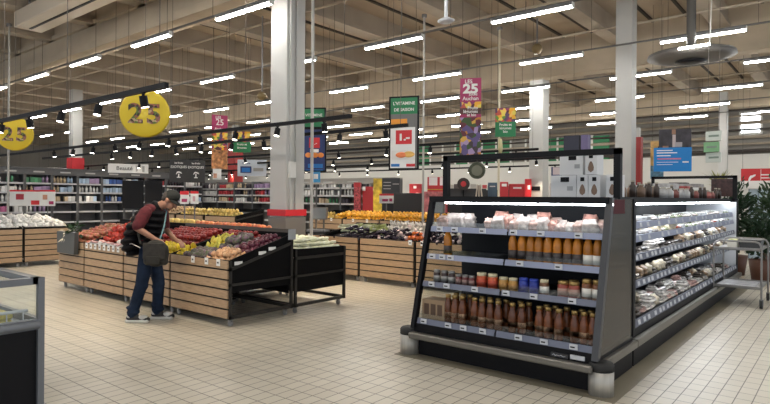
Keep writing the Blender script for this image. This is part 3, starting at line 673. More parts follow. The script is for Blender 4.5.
fruit('garlic', 'garlic_bulb', 'whitish garlic bulb in the pale heap', [(.002, -.03), (.03, -.024), (.036, 0), (.02, .022), (.007, .035), (.005, .05)], pm('garlic', (.66, .6, .55), (.72, .68, .64), .5), 'garlic bulbs')
fruit('potato', 'potato', 'tan potato on the rear stand behind the peppers', ball(.042, .8), pm('potato', (.4, .26, .14), (.5, .36, .22), .6), 'tan potatoes')
fruit('orange', 'orange', 'bright orange in the row on the far stand', ball(.043, 1), pm('orange', (.82, .36, .02), (.8, .45, .04)), 'oranges on the far stand')
fruit('eggplant', 'eggplant', 'glossy black eggplant on the slatted stand behind', [(.002, -.09), (.03, -.08), (.04, -.04), (.03, .03), (.018, .07), (.02, .085), (.004, .1)], pm('eggplant', (.012, .008, .015), (.03, .02, .04), .2), 'black eggplants')
fruit('turnip', 'turnip', 'pinkish white turnip among the eggplants', [(.002, -.06), (.01, -.05), (.036, -.01), (.04, .01), (.025, .03), (.004, .04)], pm('turnip', (.62, .42, .42), (.72, .62, .6), .4), 'pinkish turnips')
fruit('radish', 'radish_bunch', 'pink radish bunch by the grey box', ball(.045, .8), pm('radish', (.5, .08, .1), (.3, .2, .06), .4, 25), 'radish bunches')
fruit('endive', 'endive', 'white endive in the flat end tray', [(.002, -.08), (.02, -.07), (.027, -.02), (.02, .04), (.006, .08)], pm('endive', (.72, .72, .46), (.8, .81, .66), .45), 'white endives')
o = MB().cyl((0, 0, -.2), (0, 0, .02), .02, .022, 8, 0).cyl((0, 0, .02), (0, 0, .22), .022, .05, 8, 1).build('leek', [pm('leek_white', (.66, .68, .5)), pm('leek_green', (.4, .42, .16), (.25, .3, .1))]); tag(o, 'pale leek laid in the bundle on the slatted stand', 'vegetable', 'leeks'); FR['leek'] = Placer(o)
o = MB().rbox((-.06, -.045, 0), (.06, .045, .075), .012).build('white_tub', M('tub_white', (.72, .7, .68), .4, 0, 10, .1, rnd=.12)); tag(o, 'white tub of fresh cut food in the front row', 'tub', 'white tubs'); FR['tub'] = Placer(o)
MB().rbox((-.058, -.043, .073), (.058, .043, .085), .005).build('lid', M('tub_lid', (.6, .3, .28), .35, rnd=.4), o); freeze(o)
o = bag(M('net_white', (.74, .73, .71), .4, 0, 22, .2, bump=.6, rnd=.1), 77, .17, .14, .12); o.name = 'salad_bag'; tag(o, 'white salad bag heaped on the far left stand', 'bag', 'white bags on the far stand'); FR['sbag'] = Placer(o)
def heap(key, x0, x1, y0, y1, zfun, step, layers=1, label=None, group=None, lying=False, sc=1.0, skip=0.0, r=.038, rotz=None):
    n = 0
    for L in range(layers):
        off = step * .5 * L; y = y0 + off
        while y <= y1 - off + 1e-6:
            x = x0 + off
            while x <= x1 - off + 1e-6:
                if random.random() >= skip * (1 if L == 0 else 1.8):
                    px, py = x + random.uniform(-.18, .18) * step, y + random.uniform(-.18, .18) * step
                    rot = (random.uniform(-.5, .5), random.uniform(-.5, .5), random.random() * 6) if not lying else (PI / 2 + random.uniform(-.15, .15), random.random() * 6, (rotz if rotz is not None else 0) + random.uniform(-.35, .35))
                    FR[key]((px, py, zfun(px, py) + r * sc + L * step * .72), 0, label, group, sc * random.uniform(.92, 1.08), rot); n += 1
                x += step
            y += step
    return n
def zs(px, py): return .745 + (py - YF) * (.28 / 1.02)          # tray of the front stands
# last front stand (x -7.15 .. -5.86)
heap('onion', -6.36, -5.95, 4.31, 4.56, zs, .078, 2, r=.034)
heap('cabbage', -6.9, -6.42, 4.33, 4.6, zs, .105, 1, r=.045)
heap('cabbage', -6.62, -6.3, 4.68, 5.05, zs, .105, 2, r=.045)
heap('beet', -6.22, -5.93, 4.62, 5.2, zs, .073, 2, r=.034)
heap('lemon', -7.1, -6.98, 4.32, 4.62, zs, .078, 2, r=.034)
heap('pear', -6.98, -6.7, 4.72, 4.98, zs, .082, 2, r=.036)
heap('apple', -7.1, -6.42, 5.0, 5.22, zs, .082, 2, r=.036)
# stand in front of the shopper
heap('lemon', -7.72, -7.22, 4.31, 4.62, zs, .08, 2, r=.034)
heap('apple', -8.4, -7.25, 4.72, 5.2, zs, .088, 2, r=.036)
heap('tomato', -8.4, -7.8, 4.31, 4.62, zs, .08, 2, r=.034)
# stand with peppers
heap('tub', -9.66, -8.55, 4.33, 4.43, zs, .14, 1, r=0.005)
heap('tomato', -8.95, -8.52, 4.52, 4.8, zs, .08, 2, r=.034)
heap('beet', -9.2, -8.7, 4.85, 5.2, zs, .08, 2, r=.034, label='dark purple plum in the heap behind the shopper', group='plums behind the shopper')
heap('pepper', -9.68, -9.2, 4.55, 5.2, zs, .095, 3, r=.036)
heap('garlic', -9.15, -8.98, 4.52, 4.8, zs, .075, 1, r=.03, label='whitish garlic bulb between peppers and tomatoes', group='garlic by the peppers')
# flower bin stand
heap('radish', -10.65, -9.85, 4.36, 5.15, zs, .1, 2, r=.036)
leafm = M('leaf_dark', (.02, .06, .02), .5, rnd=.3)
rng = random.Random(5)
def leafblob(name, mat, c, rad, n, lw, ll, rng, upb=0.3, parent=None, loc=(0, 0, 0)):
    b = MB()
    for k in range(n):
        while True:
            p = Vector((rng.uniform(-1, 1), rng.uniform(-1, 1), rng.uniform(-1, 1)))
            if p.length < 1: break
        p = p * (.55 + .45 * rng.random()); q = Vector((p.x * rad[0], p.y * rad[1], p.z * rad[2])) + Vector(c)
        d = (Vector((p.x, p.y, p.z * .6 + upb)) + Vector((rng.uniform(-.6, .6), rng.uniform(-.6, .6), rng.uniform(-.4, .4)))).normalized()
        s = d.orthogonal().normalized(); s = Matrix.Rotation(rng.random() * 6, 3, d) @ s; nn = d.cross(s)
        l = ll * rng.uniform(.6, 1.2); w = lw * rng.uniform(.7, 1.2)
        b.add([q, q + d * l * .5 + s * w + nn * w * .2, q + d * l, q + d * l * .5 - s * w + nn * w * .2, q + d * l * .5], [(0, 1, 4), (1, 2, 4), (2, 3, 4), (3, 0, 4)], False)
    return b.build(name, mat, parent, loc)
fl = thing('leaf_bunch', 'white and green leafy bunch hanging over the grey bin', 'vegetable', (-10.2, 4.2, .98))
leafblob('foliage', leafm, (.12, .02, .02), (.16, .08, .16), 90, .02, .1, rng, 0, fl)
leafblob('pale_stalk', M('pale_leaf', (.7, .66, .5), .5), (-.1, -.02, -.02), (.07, .05, .15), 30, .015, .12, rng, -.5, fl)
# rear stands
def flat(z): return lambda px, py: z
def zr(px, py): return 1.065 - (py - 5.31) * .11
heap('peach', -8.35, -6.75, 5.36, 5.75, zr, .09, 2, r=.038, skip=.05)
heap('mango', -9.5, -8.45, 5.4, 5.7, zr, .1, 2, r=.04)
heap('potato', -10.6, -9.6, 5.4, 6.0, zr, .1, 2, r=.036)
heap('endive', -7.08, -5.95, 5.36, 6.22, flat(.84), .075, 3, lying=True, r=.03, rotz=0, sc=1.05, skip=.22)
heap('peach', -7.0, -6.9, 5.36, 5.4, flat(.83), .09, 1, r=.03)

# L stand far left, facing the aisle (front toward +X)
for i, (y, lab) in enumerate(((2.9, 'far left slatted stand nearest the freezer'), (3.9, 'far left slatted stand, middle of three'), (4.9, 'far left slatted stand at the aisle corner'))):
    stand(lab, (-14.28, y, 0), PI / 2, .98, 1.3, .8, 1.0, True, None, (), .84)
def zl(px, py): return .81 + (-14.28 - px) * (.2 / 1.3)
heap('sbag', -15.4, -14.4, 3.95, 5.8, zl, .15, 1, r=.0, sc=1.0)
heap('sbag', -15.2, -14.6, 4.1, 5.6, zl, .2, 1, r=.08, sc=1.0)
heap('garlic', -14.38, -14.32, 3.0, 5.8, zl, .075, 2, r=.03, label='pale garlic bulb in the front row of the far left stand', group='garlic bulbs far left')
heap('potato', -14.8, -14.45, 3.0, 3.85, zl, .1, 1, r=.036, label='tan potato on the far left stand by the red peppers', group='potatoes far left')
heap('pepper', -15.4, -14.85, 3.0, 3.9, zl, .1, 3, r=.036, label='red pepper on the far left stand', group='red peppers far left')

# stand behind, centre (front y 8.2)
YS = 8.2
for x, w, lab, cc in ((-9.55, 1.25, 'slatted counter under the weighing scale with three price cards', (.5, .72, .95)), (-8.27, 1.0, 'slatted stand holding leeks and eggplants, left of the wide one', ()), (-7.24, 1.28, 'wide slatted stand with eggplants and turnips near the end case', (1.2,)), (-5.93, 1.1, 'slatted stand mostly hidden behind the end case', (.15,))):
    stand(lab, (x, YS, 0), 0, w, 1.05, .76, .96 if x > -9 else .78, True, 1.06 if x > -8.5 else None, cc, .83)
def z3(px, py): return .765 + (py - YS) * (.2 / 1.05)
heap('eggplant', -7.9, -5.3, 8.28, 8.75, z3, .15, 2, lying=True, r=.036, skip=.25)
heap('turnip', -7.0, -5.0, 8.32, 8.72, z3, .13, 3, r=.036, skip=.42)
heap('tomato', -6.2, -5.8, 8.28, 8.5, z3, .085, 3, r=.034, label='pale orange tomato at the corner by the end case', group='tomatoes by the end case')
heap('leek', -8.15, -7.3, 8.75, 8.95, z3, .07, 3, lying=True, r=.03, rotz=PI / 2 + .3)
heap('garlic', -7.2, -5.2, 8.9, 9.18, z3, .09, 3, r=.03, label='white garlic bulb at the back of the wide slatted stand', group='garlic at the back')
# far stand with oranges (front y 11.6)
for x, w, lab in ((-12.2, 1.3, 'far slatted stand with green and yellow fruit'), (-10.88, 1.3, 'far slatted stand with oranges, second from the scale'), (-9.56, 1.3, 'far slatted stand with bright oranges, third from the scale'), (-8.24, 1.3, 'far slatted stand with oranges next to the end case')):
    stand(lab, (x, 11.6, 0), 0, w, 1.0, .93, 1.12, True, None, (.4, .9), 1.0)
def z4(px, py): return .935 + (py - 11.6) * .19
heap('orange', -11.3, -7.2, 11.75, 12.4, z4, .115, 2, r=.04)
heap('mango', -12.1, -11.4, 11.75, 12.05, z4, .12, 2, r=.04, label='yellow mango at the end of the far orange stand', group='mangoes on the far stand')
heap('garlic', -9.9, -7.2, 11.66, 11.7, z4, .09, 2, r=.03, label='white garlic bulb along the front of the orange stand', group='garlic before the oranges')
# stands in the middle distance behind the shopper
for x, w, lab in ((-17.4, 1.4, 'distant produce stand with tan sacks'), (-15.9, 1.4, 'distant produce stand behind the shopper'), (-14.4, 1.4, 'distant produce stand behind the apples')):
    stand(lab, (x, 9.6, 0), 0, w, 1.0, .98, 1.15, True, None, (), 1.04)
heap('potato', -17.3, -16.1, 9.75, 10.4, lambda a, b: 1.0 + (b - 9.6) * .17, .12, 2, r=.038, label='tan potato on the distant stand behind the shopper', group='potatoes in the distance')
heap('mango', -15.8, -13.2, 9.72, 10.0, lambda a, b: 1.0 + (b - 9.6) * .17, .14, 2, r=.04, label='yellow mango on the distant stand behind the apples', group='mangoes in the distance')
# weighing scales
def scale(label, x, y, z, rz=0):
    t = thing('weighing_scale', label, 'scale', (x, y, z), rz)
    MB().rbox((-.2, -.2, 0), (.2, .15, .05), .01).box((-.19, -.19, .05), (.19, .1, .06)).build('platform', grey, t)
    MB().box((-.1, .07, .05), (-.07, .1, .3)).box((.07, .07, .05), (.1, .1, .3)).build('post', steel, t)
    h = MB().prism([(.02, .26), (.05, .52), (.12, .52), (.09, .26)], 0, -.17, .17).build('display', steel, t)
    MB().prism([(.0215 - .004, .28), (.048 - .004, .5), (.048, .5), (.0215, .28)], 0, -.15, .15).build('screen', M('screen_grey', (.25, .27, .28), .2), h)
    return t
scale('weighing scale with grey screen on the slatted counter beside the white column', -8.72, 8.55, .86, R(25))
scale('pale weighing scale among the oranges near the end case', -7.0, 10.4, 1.0, R(15))
o = stand('small slatted stand under the pale scale', (-7.4, 10.1, 0), 0, .9, .7, .88, .9, True, None, (), .92)

# ================================================================== CHEST FREEZER (near left)
FO = (-5.5, .75, 0); fz_grey = M('freezer_grey', (.16, .17, .19), .4, .2)
fz = thing('chest_freezer', 'grey framed glass-sided chest freezer at the left edge in front', 'freezer', FO)
x0, x1, y0, y1 = -6.2, -4.8, -.3, 1.78
MB(FO).box((x0 + .02, y0 + .02, .0), (x1 - .02, y1 - .02, .58)).build('base', black, fz)
MB(FO).box((x0, y0, .58), (x1, y0 + .04, .66)).box((x0, y1 - .04, .58), (x1, y1, .66)).box((x1 - .04, y0, .58), (x1 + .015, y1, .655)).box((x0, y0, .58), (x0 + .04, y1, .66)).build('bumper_rail', fz_grey, fz)
MB(FO).cyl((x1 + .015, y0, .615), (x1 + .015, y1 - .03, .615), .03, n=10).build('bumper_tube', fz_grey, fz)
MB(FO).box((x0, y0, .92), (x1, y0 + .07, .97)).box((x0, y1 - .07, .92), (x1, y1, .97)).box((x1 - .07, y0, .92), (x1, y1, .97)).box((x0, y0, .92), (x0 + .07, y1, .97)).build('top_rim', fz_grey, fz)
for x, y in ((x1 - .035, y1 - .035), (x1 - .035, y0), (x0, y0), (x0, y1 - .035)): MB(FO).box((x, y, 0), (x + .045, y + .045, .97)).build('corner_post', fz_grey, fz)
MB(FO).box((x1 - .03, y0 + .04, .655), (x1 - .022, y1 - .04, .925)).build('side_glass', clear, fz)
MB(FO).box((x0 + .04, y1 - .03, .655), (x1 - .04, y1 - .022, .925)).build('end_glass', clear, fz)
MB(FO).box((x0 + .03, y0 + .03, .58), (x1 - .035, y1 - .035, .6)).build('tub_floor', M('tub_floor', (.4, .42, .45), .4), fz)
MB(FO).box((x0 + .06, y0 + .06, .935), (x1 - .06, y1 - .06, .943)).build('sliding_lid', clear, fz)
bk = MB(FO)
for k in range(18): bk.cyl((x0 + .1, y0 + .1 + k * .11, .61), (x0 + .1, y0 + .1 + k * .11, .8), .005, n=5); bk.cyl((x1 - .07, y0 + .1 + k * .11, .61), (x1 - .07, y0 + .1 + k * .11, .72), .005, n=5)
for z in (.64, .72): bk.cyl((x1 - .07, y0 + .06, z), (x1 - .07, y1 - .08, z), .012, n=6)
bk.build('wire_basket', M('basket_white', (.6, .62, .65), .4), fz)
fpk = [('frozen_pack', (.6, .5, .12), 'yellow frozen pack'), ('frozen_pack', (.6, .62, .6), 'white frozen pack'), ('frozen_pack', (.45, .25, .15), 'brown frozen pack')]
for i, (nm, c, lb) in enumerate(fpk):
    o = MB().rbox((-.11, -.08, 0), (.11, .08, .05), .015).build(nm, M('frozen_%d' % i, c, .35, 0, 12, .3)); tag(o, 'x', 'pack'); p = Placer(o)
    for k in range(4):
        p((-5.05 - .26 * (k % 2) - .3 * i * .5, 1.55 - .2 * (k // 2) - .42 * i, .601 + 0.0), random.uniform(-.1, .1), '%s %s inside the chest freezer' % (ORD[k], lb), 'frozen packs in the chest freezer')
        p((-5.05 - .26 * (k % 2) - .3 * i * .5, 1.55 - .2 * (k // 2) - .42 * i, .652), random.uniform(-.1, .1), '%s %s of the upper layer in the chest freezer' % (ORD[k], lb), 'frozen packs in the chest freezer')

# ================================================================== STAINLESS CART (right)
CO = (-1.33, 10.5, 0)
ct = thing('service_cart', 'stainless steel two-deck trolley parked beside the long case', 'trolley', CO)
tube_s = M('cart_steel', (.26, .25, .24), .35, .7)
for y in (10.06, 10.94):
    pts = [(-1.64, y, .12), (-1.64, y, .9), (-1.61, y, .96), (-1.56, y, .98), (-1.1, y, .98), (-1.05, y, .96), (-1.02, y, .9), (-1.02, y, .12)]
    MB(CO).tube(pts, .014, 8).build('handle_frame', tube_s, ct)
    for x in (-1.64, -1.02):
        w = MB(CO).cyl((x - .018, y, .065), (x + .018, y, .065), .065, n=14).build('caster', rubber, ct)
        MB(CO).box((x - .024, y - .02, .05), (x - .018, y + .02, .13)).box((x + .018, y - .02, .05), (x + .024, y + .02, .13)).box((x - .024, y - .025, .12), (x + .024, y + .025, .135)).build('caster_fork', grey, w)
for nm, z in (('lower_deck', .27), ('upper_deck', .84)):
    MB(CO).rbox((-1.63, 10.07, z), (-1.03, 10.93, z + .025), .008).box((-1.63, 10.06, z + .02), (-1.03, 10.075, z + .045)).box((-1.63, 10.925, z + .02), (-1.03, 10.94, z + .045)).build(nm, tube_s, ct)
bn = MB().prism([(-.13, 0), (.13, 0), (.15, .12), (-.15, .12)], 1, -.2, .2).build('black_bin', M('bin_black', (.03, .03, .032), .4), None, (-1.2, 10.5, .866)); tag(bn, 'black plastic bin on the upper deck of the steel trolley', 'bin')
MB().prism([(-.155, .11), (.155, .11), (.155, .125), (-.155, .125)], 1, -.21, .21).build('rim', MATS['bin_black'], bn)
bx2 = MB().rbox((-.07, -.12, 0), (.07, .12, .1), .01).build('pale_carton', M('pale_carton', (.55, .52, .45), .5), None, (-1.42, 10.35, .866)); tag(bx2, 'pale carton beside the black bin on the trolley', 'box')
MB().rbox((-.06, -.1, .1), (.06, .1, .13), .012).build('yellow_packs', M('yellowgreen', (.6, .6, .3), .4, 0, 20, .3), bx2)
sh = MB().rbox((-.22, -.3, 0), (.22, .3, .012), .004).build('plastic_sheet', M('sheet', (.55, .54, .56), .25, 0, 8, .2, bump=.4), None, (-1.33, 10.5, .296)); tag(sh, 'crinkled clear plastic sheet on the lower deck of the trolley', 'sheet')

# ================================================================== PLANTS (right)
rng = random.Random(11)
def potted(label, x, y, z0, rad, n, leaf, lw, ll, pot=True, cat='plant'):
    t = thing('potted_plant', label, cat, (x, y, 0))
    MB().lathe([(0, 0), (.2, 0), (.26, .42), (.24, .42), (.23, .36), (0, .36)], n=18).build('pot', M('pot_brown', (.12, .05, .03), .5), t)
    MB().cyl((0, 0, .36), (.05, .02, z0), .03, .02, 8).cyl((0, 0, .36), (-.06, .04, z0 * .9), .025, .015, 8).build('stem', M('bark', (.1, .07, .04), .8), t)
    leafblob('foliage', leaf, (0, 0, z0), rad, n, lw, ll, rng, .3, t)
    return t
leaf1 = M('leaf_green', (.012, .042, .014), .55, 0, 3, .4, rnd=.2); leaf2 = M('leaf_mid', (.022, .055, .016), .55, 0, 3, .4, rnd=.2)
potted('bushy dark green plant beside the end of the long case', -1.95, 14.3, 1.25, (.42, .42, .85), 900, leaf1, .03, .16)
potted('taller dark green plant at the right edge behind the trolley', -1.25, 15.2, 1.25, (.5, .5, .9), 900, leaf2, .035, .18)
potted('lower leafy plant behind the steel trolley', -1.35, 13.6, .85, (.45, .4, .5), 500, leaf1, .035, .16)
pl = thing('spiky_plant', 'yellow green spiky plant rising behind the far case frame', 'plant', (-2.6, 16.6, 0))
MB().lathe([(0, 0), (.2, 0), (.25, .5), (0, .5)], n=16).build('pot', MATS['pot_brown'], pl)
MB().cyl((0, 0, .5), (0, 0, 1.95), .035, .03, 8).build('stem', MATS['bark'], pl)
b = MB()
for k in range(46):
    a = rng.random() * 2 * PI; el = rng.uniform(.1, 1.3); d = Vector((math.cos(a) * math.cos(el), math.sin(a) * math.cos(el), math.sin(el))); s = Vector((-math.sin(a), math.cos(a), 0)); l = rng.uniform(.4, .65)
    p = Vector((0, 0, 1.93)); q = p + d * l * .55; e = p + d * l + Vector((0, 0, -.12 * l))
    b.add([p - s * .012, p + s * .012, q + s * .022, q - s * .022, e], [(0, 1, 2, 3), (3, 2, 4)], False)
b.build('foliage', M('leaf_yellow', (.3, .3, .08), .5, 0, 4, .4), pl)

# ================================================================== SHELVING IN THE BACKGROUND
rk = M('rack_grey', (.09, .092, .1), .5); rks = M('rack_shelf', (.5, .51, .54), .45); rkb = M('rack_back', (.13, .13, .14), .6)
def rack(label, loc, rz, w, h, zs_, d=.5, hdr=.2, back=rkb, shelf=rks, hdrm=rk):
    t = thing('shelf_rack', label, 'shelf rack', loc, rz)
    MB().box((0, d - .03, 0), (w, d, h)).build('back_panel', back, t)
    for x in (0, w - .05): MB().box((x, 0, 0), (x + .05, d, h)).build('upright', rk, t)
    for z in zs_: MB().box((.05, .02, z - .035), (w - .05, d - .03, z)).box((.05, .0, z - .05), (w - .05, .02, z + .015), 1).build('shelf', [rk, shelf], t)
    if hdr:
        hp = MB().box((0, -.02, h - hdr), (w, 0, h + .02)).box((0, -.05, h), (w, d, h + .06)).build('header_panel', hdrm, t)
        MB().box((w * .3, -.028, h - hdr * .6), (w * .7, -.02, h - hdr * .35)).build('printed_sign', M('sign_soft', (.45, .45, .45), .5), hp)
    return t
pcols = [('pink', (.5, .14, .3)), ('white', (.8, .8, .8)), ('pale_blue', (.42, .55, .72)), ('blue', (.05, .12, .4)), ('green', (.08, .28, .14)), ('beige', (.58, .45, .3)), ('dark', (.04, .035, .05)), ('red', (.42, .04, .05)), ('lilac', (.35, .25, .42)), ('orange', (.55, .25, .06))]
PRO = {}
for nm, c in pcols:
    m = M('pack_' + nm, c, .4, rnd=.25)
    o = MB().lathe([(0, 0), (.042, 0), (.045, .17), (.02, .205), (.02, .24), (0, .24)], n=8).build('shelf_bottle', m); tag(o, 'x', 'bottle'); A = Placer(o)
    o = MB().rbox((-.06, -.08, 0), (.06, .08, .2), .006).build('shelf_box', m); tag(o, 'x', 'box'); PRO[nm] = (A, Placer(o))
TOT = {'b': 0, 'x': 0}
def stock(origin, rz, w, z, cols, lab, d=.13, step=.115, maxh=.3, fill=.94):
    c, s = math.cos(rz), math.sin(rz); x = .12; k = 0; col = random.choice(cols); kind = random.random() < .55; run = 0
    while x < w - .1:
        if run <= 0: col = random.choice(cols); kind = random.random() < .55; run = random.randint(2, 4)
        run -= 1
        if random.random() < fill:
            if kind and TOT['b'] >= 300: kind = False
            if not kind and TOT['x'] >= 300: kind = True
            if kind and TOT['b'] >= 300: return
            TOT['b' if kind else 'x'] += 1
            p = PRO[col][0 if kind else 1]; sc = min(1.15, maxh / .24) * random.uniform(.85, 1.05)
            dd = d + random.uniform(-.02, .03)
            p((origin[0] + c * x - s * dd, origin[1] + s * x + c * dd, z), rz, '%s %s standing on %s' % (col.replace('_', ' '), 'bottle' if kind else 'pack', lab), ('bottles' if kind else 'packs') + ' on ' + lab, sc)
        x += step * random.uniform(.95, 1.2); k += 1
XS = -24.0; BW = .95
wine = [['white', 'lilac', 'pink'], ['pink', 'white', 'green', 'white'], ['white', 'beige', 'green', 'lilac'], ['white', 'beige', 'pale_blue'], ['pale_blue', 'white', 'lilac'], ['pale_blue', 'white', 'blue', 'white'], ['pale_blue', 'dark', 'white'], ['dark', 'white', 'red'], ['white', 'dark', 'lilac'], ['dark', 'white', 'pale_blue']]
far = 'first second third fourth fifth sixth seventh eighth ninth tenth'.split()
for i in range(10):
    y = 6.35 + i * BW
    rack('dark shelf rack along the far left aisle, %s bay from the left' % far[i], (XS, y, 0), PI / 2, BW, 2.58, (.12, .55, .95, 1.33, 1.7, 2.05), .5, .22)
    for lv_, z in (('top shelf', 2.05), ('second shelf', 1.7), ('third shelf', 1.33)):
        stock((XS, y), PI / 2, BW, z, wine[i], 'the %s of the %s far-left bay' % (lv_, far[i]), .14, .13, .3)
    if i < 3: stock((XS, y), PI / 2, BW, .95, wine[i], 'the fourth shelf of the %s far-left bay' % far[i], .14, .14, .3)
YR = 16.0
grocery = [['red', 'white', 'beige'], ['red', 'dark', 'white'], ['white', 'beige', 'red'], ['dark', 'white', 'beige'], ['beige', 'red', 'lilac']]
xs0 = aty(186, 190, YR).x
n = 0
light_rack = M('rack_pale', (.5, .5, .5), .5)
bays = []
x = xs0
while x < -20.4: bays.append(x); x += 1.3
x = -17.75
while x < -13.2: bays.append(x); x += 1.3
for i, x in enumerate(bays):
    n += 1
    rack('pale shelf rack on the back aisle, %s bay from the left' % far[n - 1], (x, YR, 0), 0, 1.3, 2.25, (.2, .6, 1.0, 1.35, 1.66, 1.95), .5, .16 if x > -18 else 0, M('rack_back2', (.16, .15, .14), .6), light_rack, M('rack_hdr', (.33, .32, .3), .5))
    for lv_, z in (('top shelf', 1.95), ('second shelf', 1.66), ('third shelf', 1.35)):
        stock((x, YR), 0, 1.3, z, grocery[i % 5] if x < -18 else ['dark', 'beige', 'white', 'green'], 'the %s of the %s back-aisle bay' % (lv_, far[n - 1]), .13, .16, .24)

# ================================================================== PERSON
PX = (-6.985, 3.84, 0); PRZ = R(-51)
skin = M('skin', (.3, .15, .1), .5, 0, 6, .08); hair = M('hair_dark', (.05, .04, .035), .7)
denim = M('denim', (.005, .011, .027), .8, 0, 9, .45, col2=(.013, .026, .058), spec=.2); maroon_c = M('shirt_maroon', (.085, .008, .014), .85, 0, 30, .25)
vest_m = M('vest_black', (.005, .005, .007), .6, 0, 14, .3, bump=.3, spec=.12); bag_m = M('bag_olive', (.016, .0145, .011), .7, 0, 14, .4, bump=.3); cap_m = M('cap_green', (.009, .011, .01), .85, 0, 20, .3)
person = thing('person', 'shopper in dark cap, black padded vest and jeans leaning over the produce stand', 'person', PX, PRZ)
def remeshed(mb, name, mat, parent, vox, smooth=3, cut=None):
    me = mb.mesh('tmp', mat); o = bpy.data.objects.new('tmp', me); COL.objects.link(o)
    m = o.modifiers.new('r', 'REMESH'); m.mode = 'VOXEL'; m.voxel_size = vox; m.use_smooth_shade = True
    if smooth:
        k = o.modifiers.new('s', 'SMOOTH'); k.iterations = smooth; k.factor = .5
    me2 = bpy.data.meshes.new_from_object(o.evaluated_get(bpy.context.evaluated_depsgraph_get()))
    bpy.data.objects.remove(o); me2.name = name
    me2.materials.clear(); me2.materials.append(mat)
    return link(name, me2, parent)
V = Vector
def rx(d): return Matrix.Rotation(R(d), 3, 'X')
hipR, hipL = V((.09, 0, .84)), V((-.09, .01, .84)); kneeR, kneeL = V((.11, -.05, .49)), V((-.1, .08, .48)); ankR, ankL = V((.12, -.16, .1)), V((-.09, .07, .1))
shR, shL = V((.185, .03, 1.41)), V((-.175, .09, 1.41)); elR, elL = V((.265, -.05, 1.2)), V((-.24, .1, 1.17)); wrR, wrL = V((.235, .18, 1.05)), V((-.1, .29, 1.03))
neck0, neck1 = V((0, .05, 1.43)), V((.0, .17, 1.5)); hc = V((0, .255, 1.545)); hr = rx(-38)
def hp(x, y, z): return hc + hr @ V((x, y, z))
b = MB()
b.cap(hipR, kneeR, .075, .055).cap(kneeR, ankR, .05, .037).cap(hipL, kneeL, .075, .055).cap(kneeL, ankL, .05, .037)
for a, s in ((ankR, 1), (ankL, 1)): b.cap(a + V((0, -.02, -.05)), a + V((.0, .14, -.065)), .035, .03)
b.ell((0, 0, .88), (.155, .11, .12)).ell((0, -.01, 1.05), (.14, .1, .14)).ell((0, .0, 1.25), (.165, .115, .19), rot=rx(-12)).cap((-.13, .06, 1.4), (.14, .04, 1.4), .06, .06)
b.cap(neck0, neck1 + V((0, .03, .0)), .062, .055)
b.ell(hp(0, -.01, .035), (.075, .095, .09)).ell(hp(0, .035, -.05), (.055, .06, .07)).ell(hp(0, .06, -.095), (.03, .03, .025))
b.cap(hp(0, .088, .015), hp(0, .118, -.03), .011, .017, 8).ell(hp(0, .09, -.062), (.026, .014, .012)).ell(hp(0, .082, .03), (.05, .016, .012))
for s in (-1, 1): b.ell(hp(s * .077, -.005, -.01), (.012, .022, .033))
for sh_, el, wr in ((shR, elR, wrR), (shL, elL, wrL)):
    b.cap(sh_, el, .052, .043).cap(el, wr, .043, .029)
def hand(wr, dirv, side):
    d = dirv.normalized(); dn = V((0, 0, -1)); lat = d.cross(dn).normalized() * side
    pc = wr + d * .055
    b.cap(wr, pc, .028, .03).ell(pc + lat * .012, (.03, .04, .026)).ell(pc - lat * .014, (.03, .038, .025))
    for i, L in enumerate((.07, .078, .072, .058)):
        o_ = pc + lat * (.033 - .022 * i) + d * .02
        k1 = o_ + d * L * .5 + dn * .008; k2 = k1 + d * L * .28 + dn * .025; k3 = k2 + d * L * .06 + dn * .024
        b.cap(o_, k1, .0105, .0095, 8).cap(k1, k2, .0095, .009, 8).cap(k2, k3, .009, .0075, 8)
    t0 = wr + d * .025 + lat * .03; t1 = t0 + lat * .03 + d * .03 + dn * .012; t2 = t1 + d * .032 + dn * .014 - lat * .006
    b.cap(t0, t1, .0135, .012, 8).cap(t1, t2, .012, .009, 8)
hand(wrR, V((-.15, .8, -.35)), -1); hand(wrL, V((.3, .8, -.3)), 1)
remeshed(b, 'body', skin, person, .0075, 2)
for s in (-1, 1):
    e = MB().ell(hp(s * .03, .088, .008), (.011, .008, .007), 8, 6).build('eye', M('eye_white', (.5, .48, .45), .3), person)
    MB().ell(hp(s * .03, .0955, .006), (.005, .003, .005), 8, 6).build('iris', M('iris', (.03, .02, .015), .3), e)
remeshed(MB().ell(hp(0, -.04, .03), (.079, .075, .075)).ell(hp(0, -.06, -.02), (.06, .04, .05)), 'hair', hair, person, .008, 1)
MB().ell(hp(0, .052, -.085), (.042, .036, .032), 12, 8).build('beard', M('beard_grey', (.1, .085, .075), .8), person)
# cap: dome with a curved peak
cb_ = MB().ell(hp(0, -.008, .055), (.085, .105, .085), 18, 12)
cap_o = remeshed(cb_, 'cap', cap_m, person, .009, 2)
pk_ = MB(); vs, fs = [], []
for i in range(11):
    t = -1 + .2 * i
    for j, ln in enumerate((0, .45, 1)):
        yy = .075 * math.sqrt(max(0, 1 - t * t * .85)) + (.085 * math.sqrt(max(0, 1 - t * t))) * ln
        for dz in (0, -.007): vs.append(hp(t * .078, yy, .05 - .02 * t * t - .018 * ln + dz))
for i in range(10):
    for j in range(2):
        a = (i * 3 + j) * 2; c = ((i + 1) * 3 + j) * 2
        fs += [(a, a + 2, c + 2, c), (a + 1, c + 1, c + 3, a + 3)]
    a = (i * 3 + 2) * 2; c = ((i + 1) * 3 + 2) * 2; fs.append((a, a + 1, c + 1, c))
pk_.add(vs, fs, True); pk_.build('peak', cap_m, cap_o)
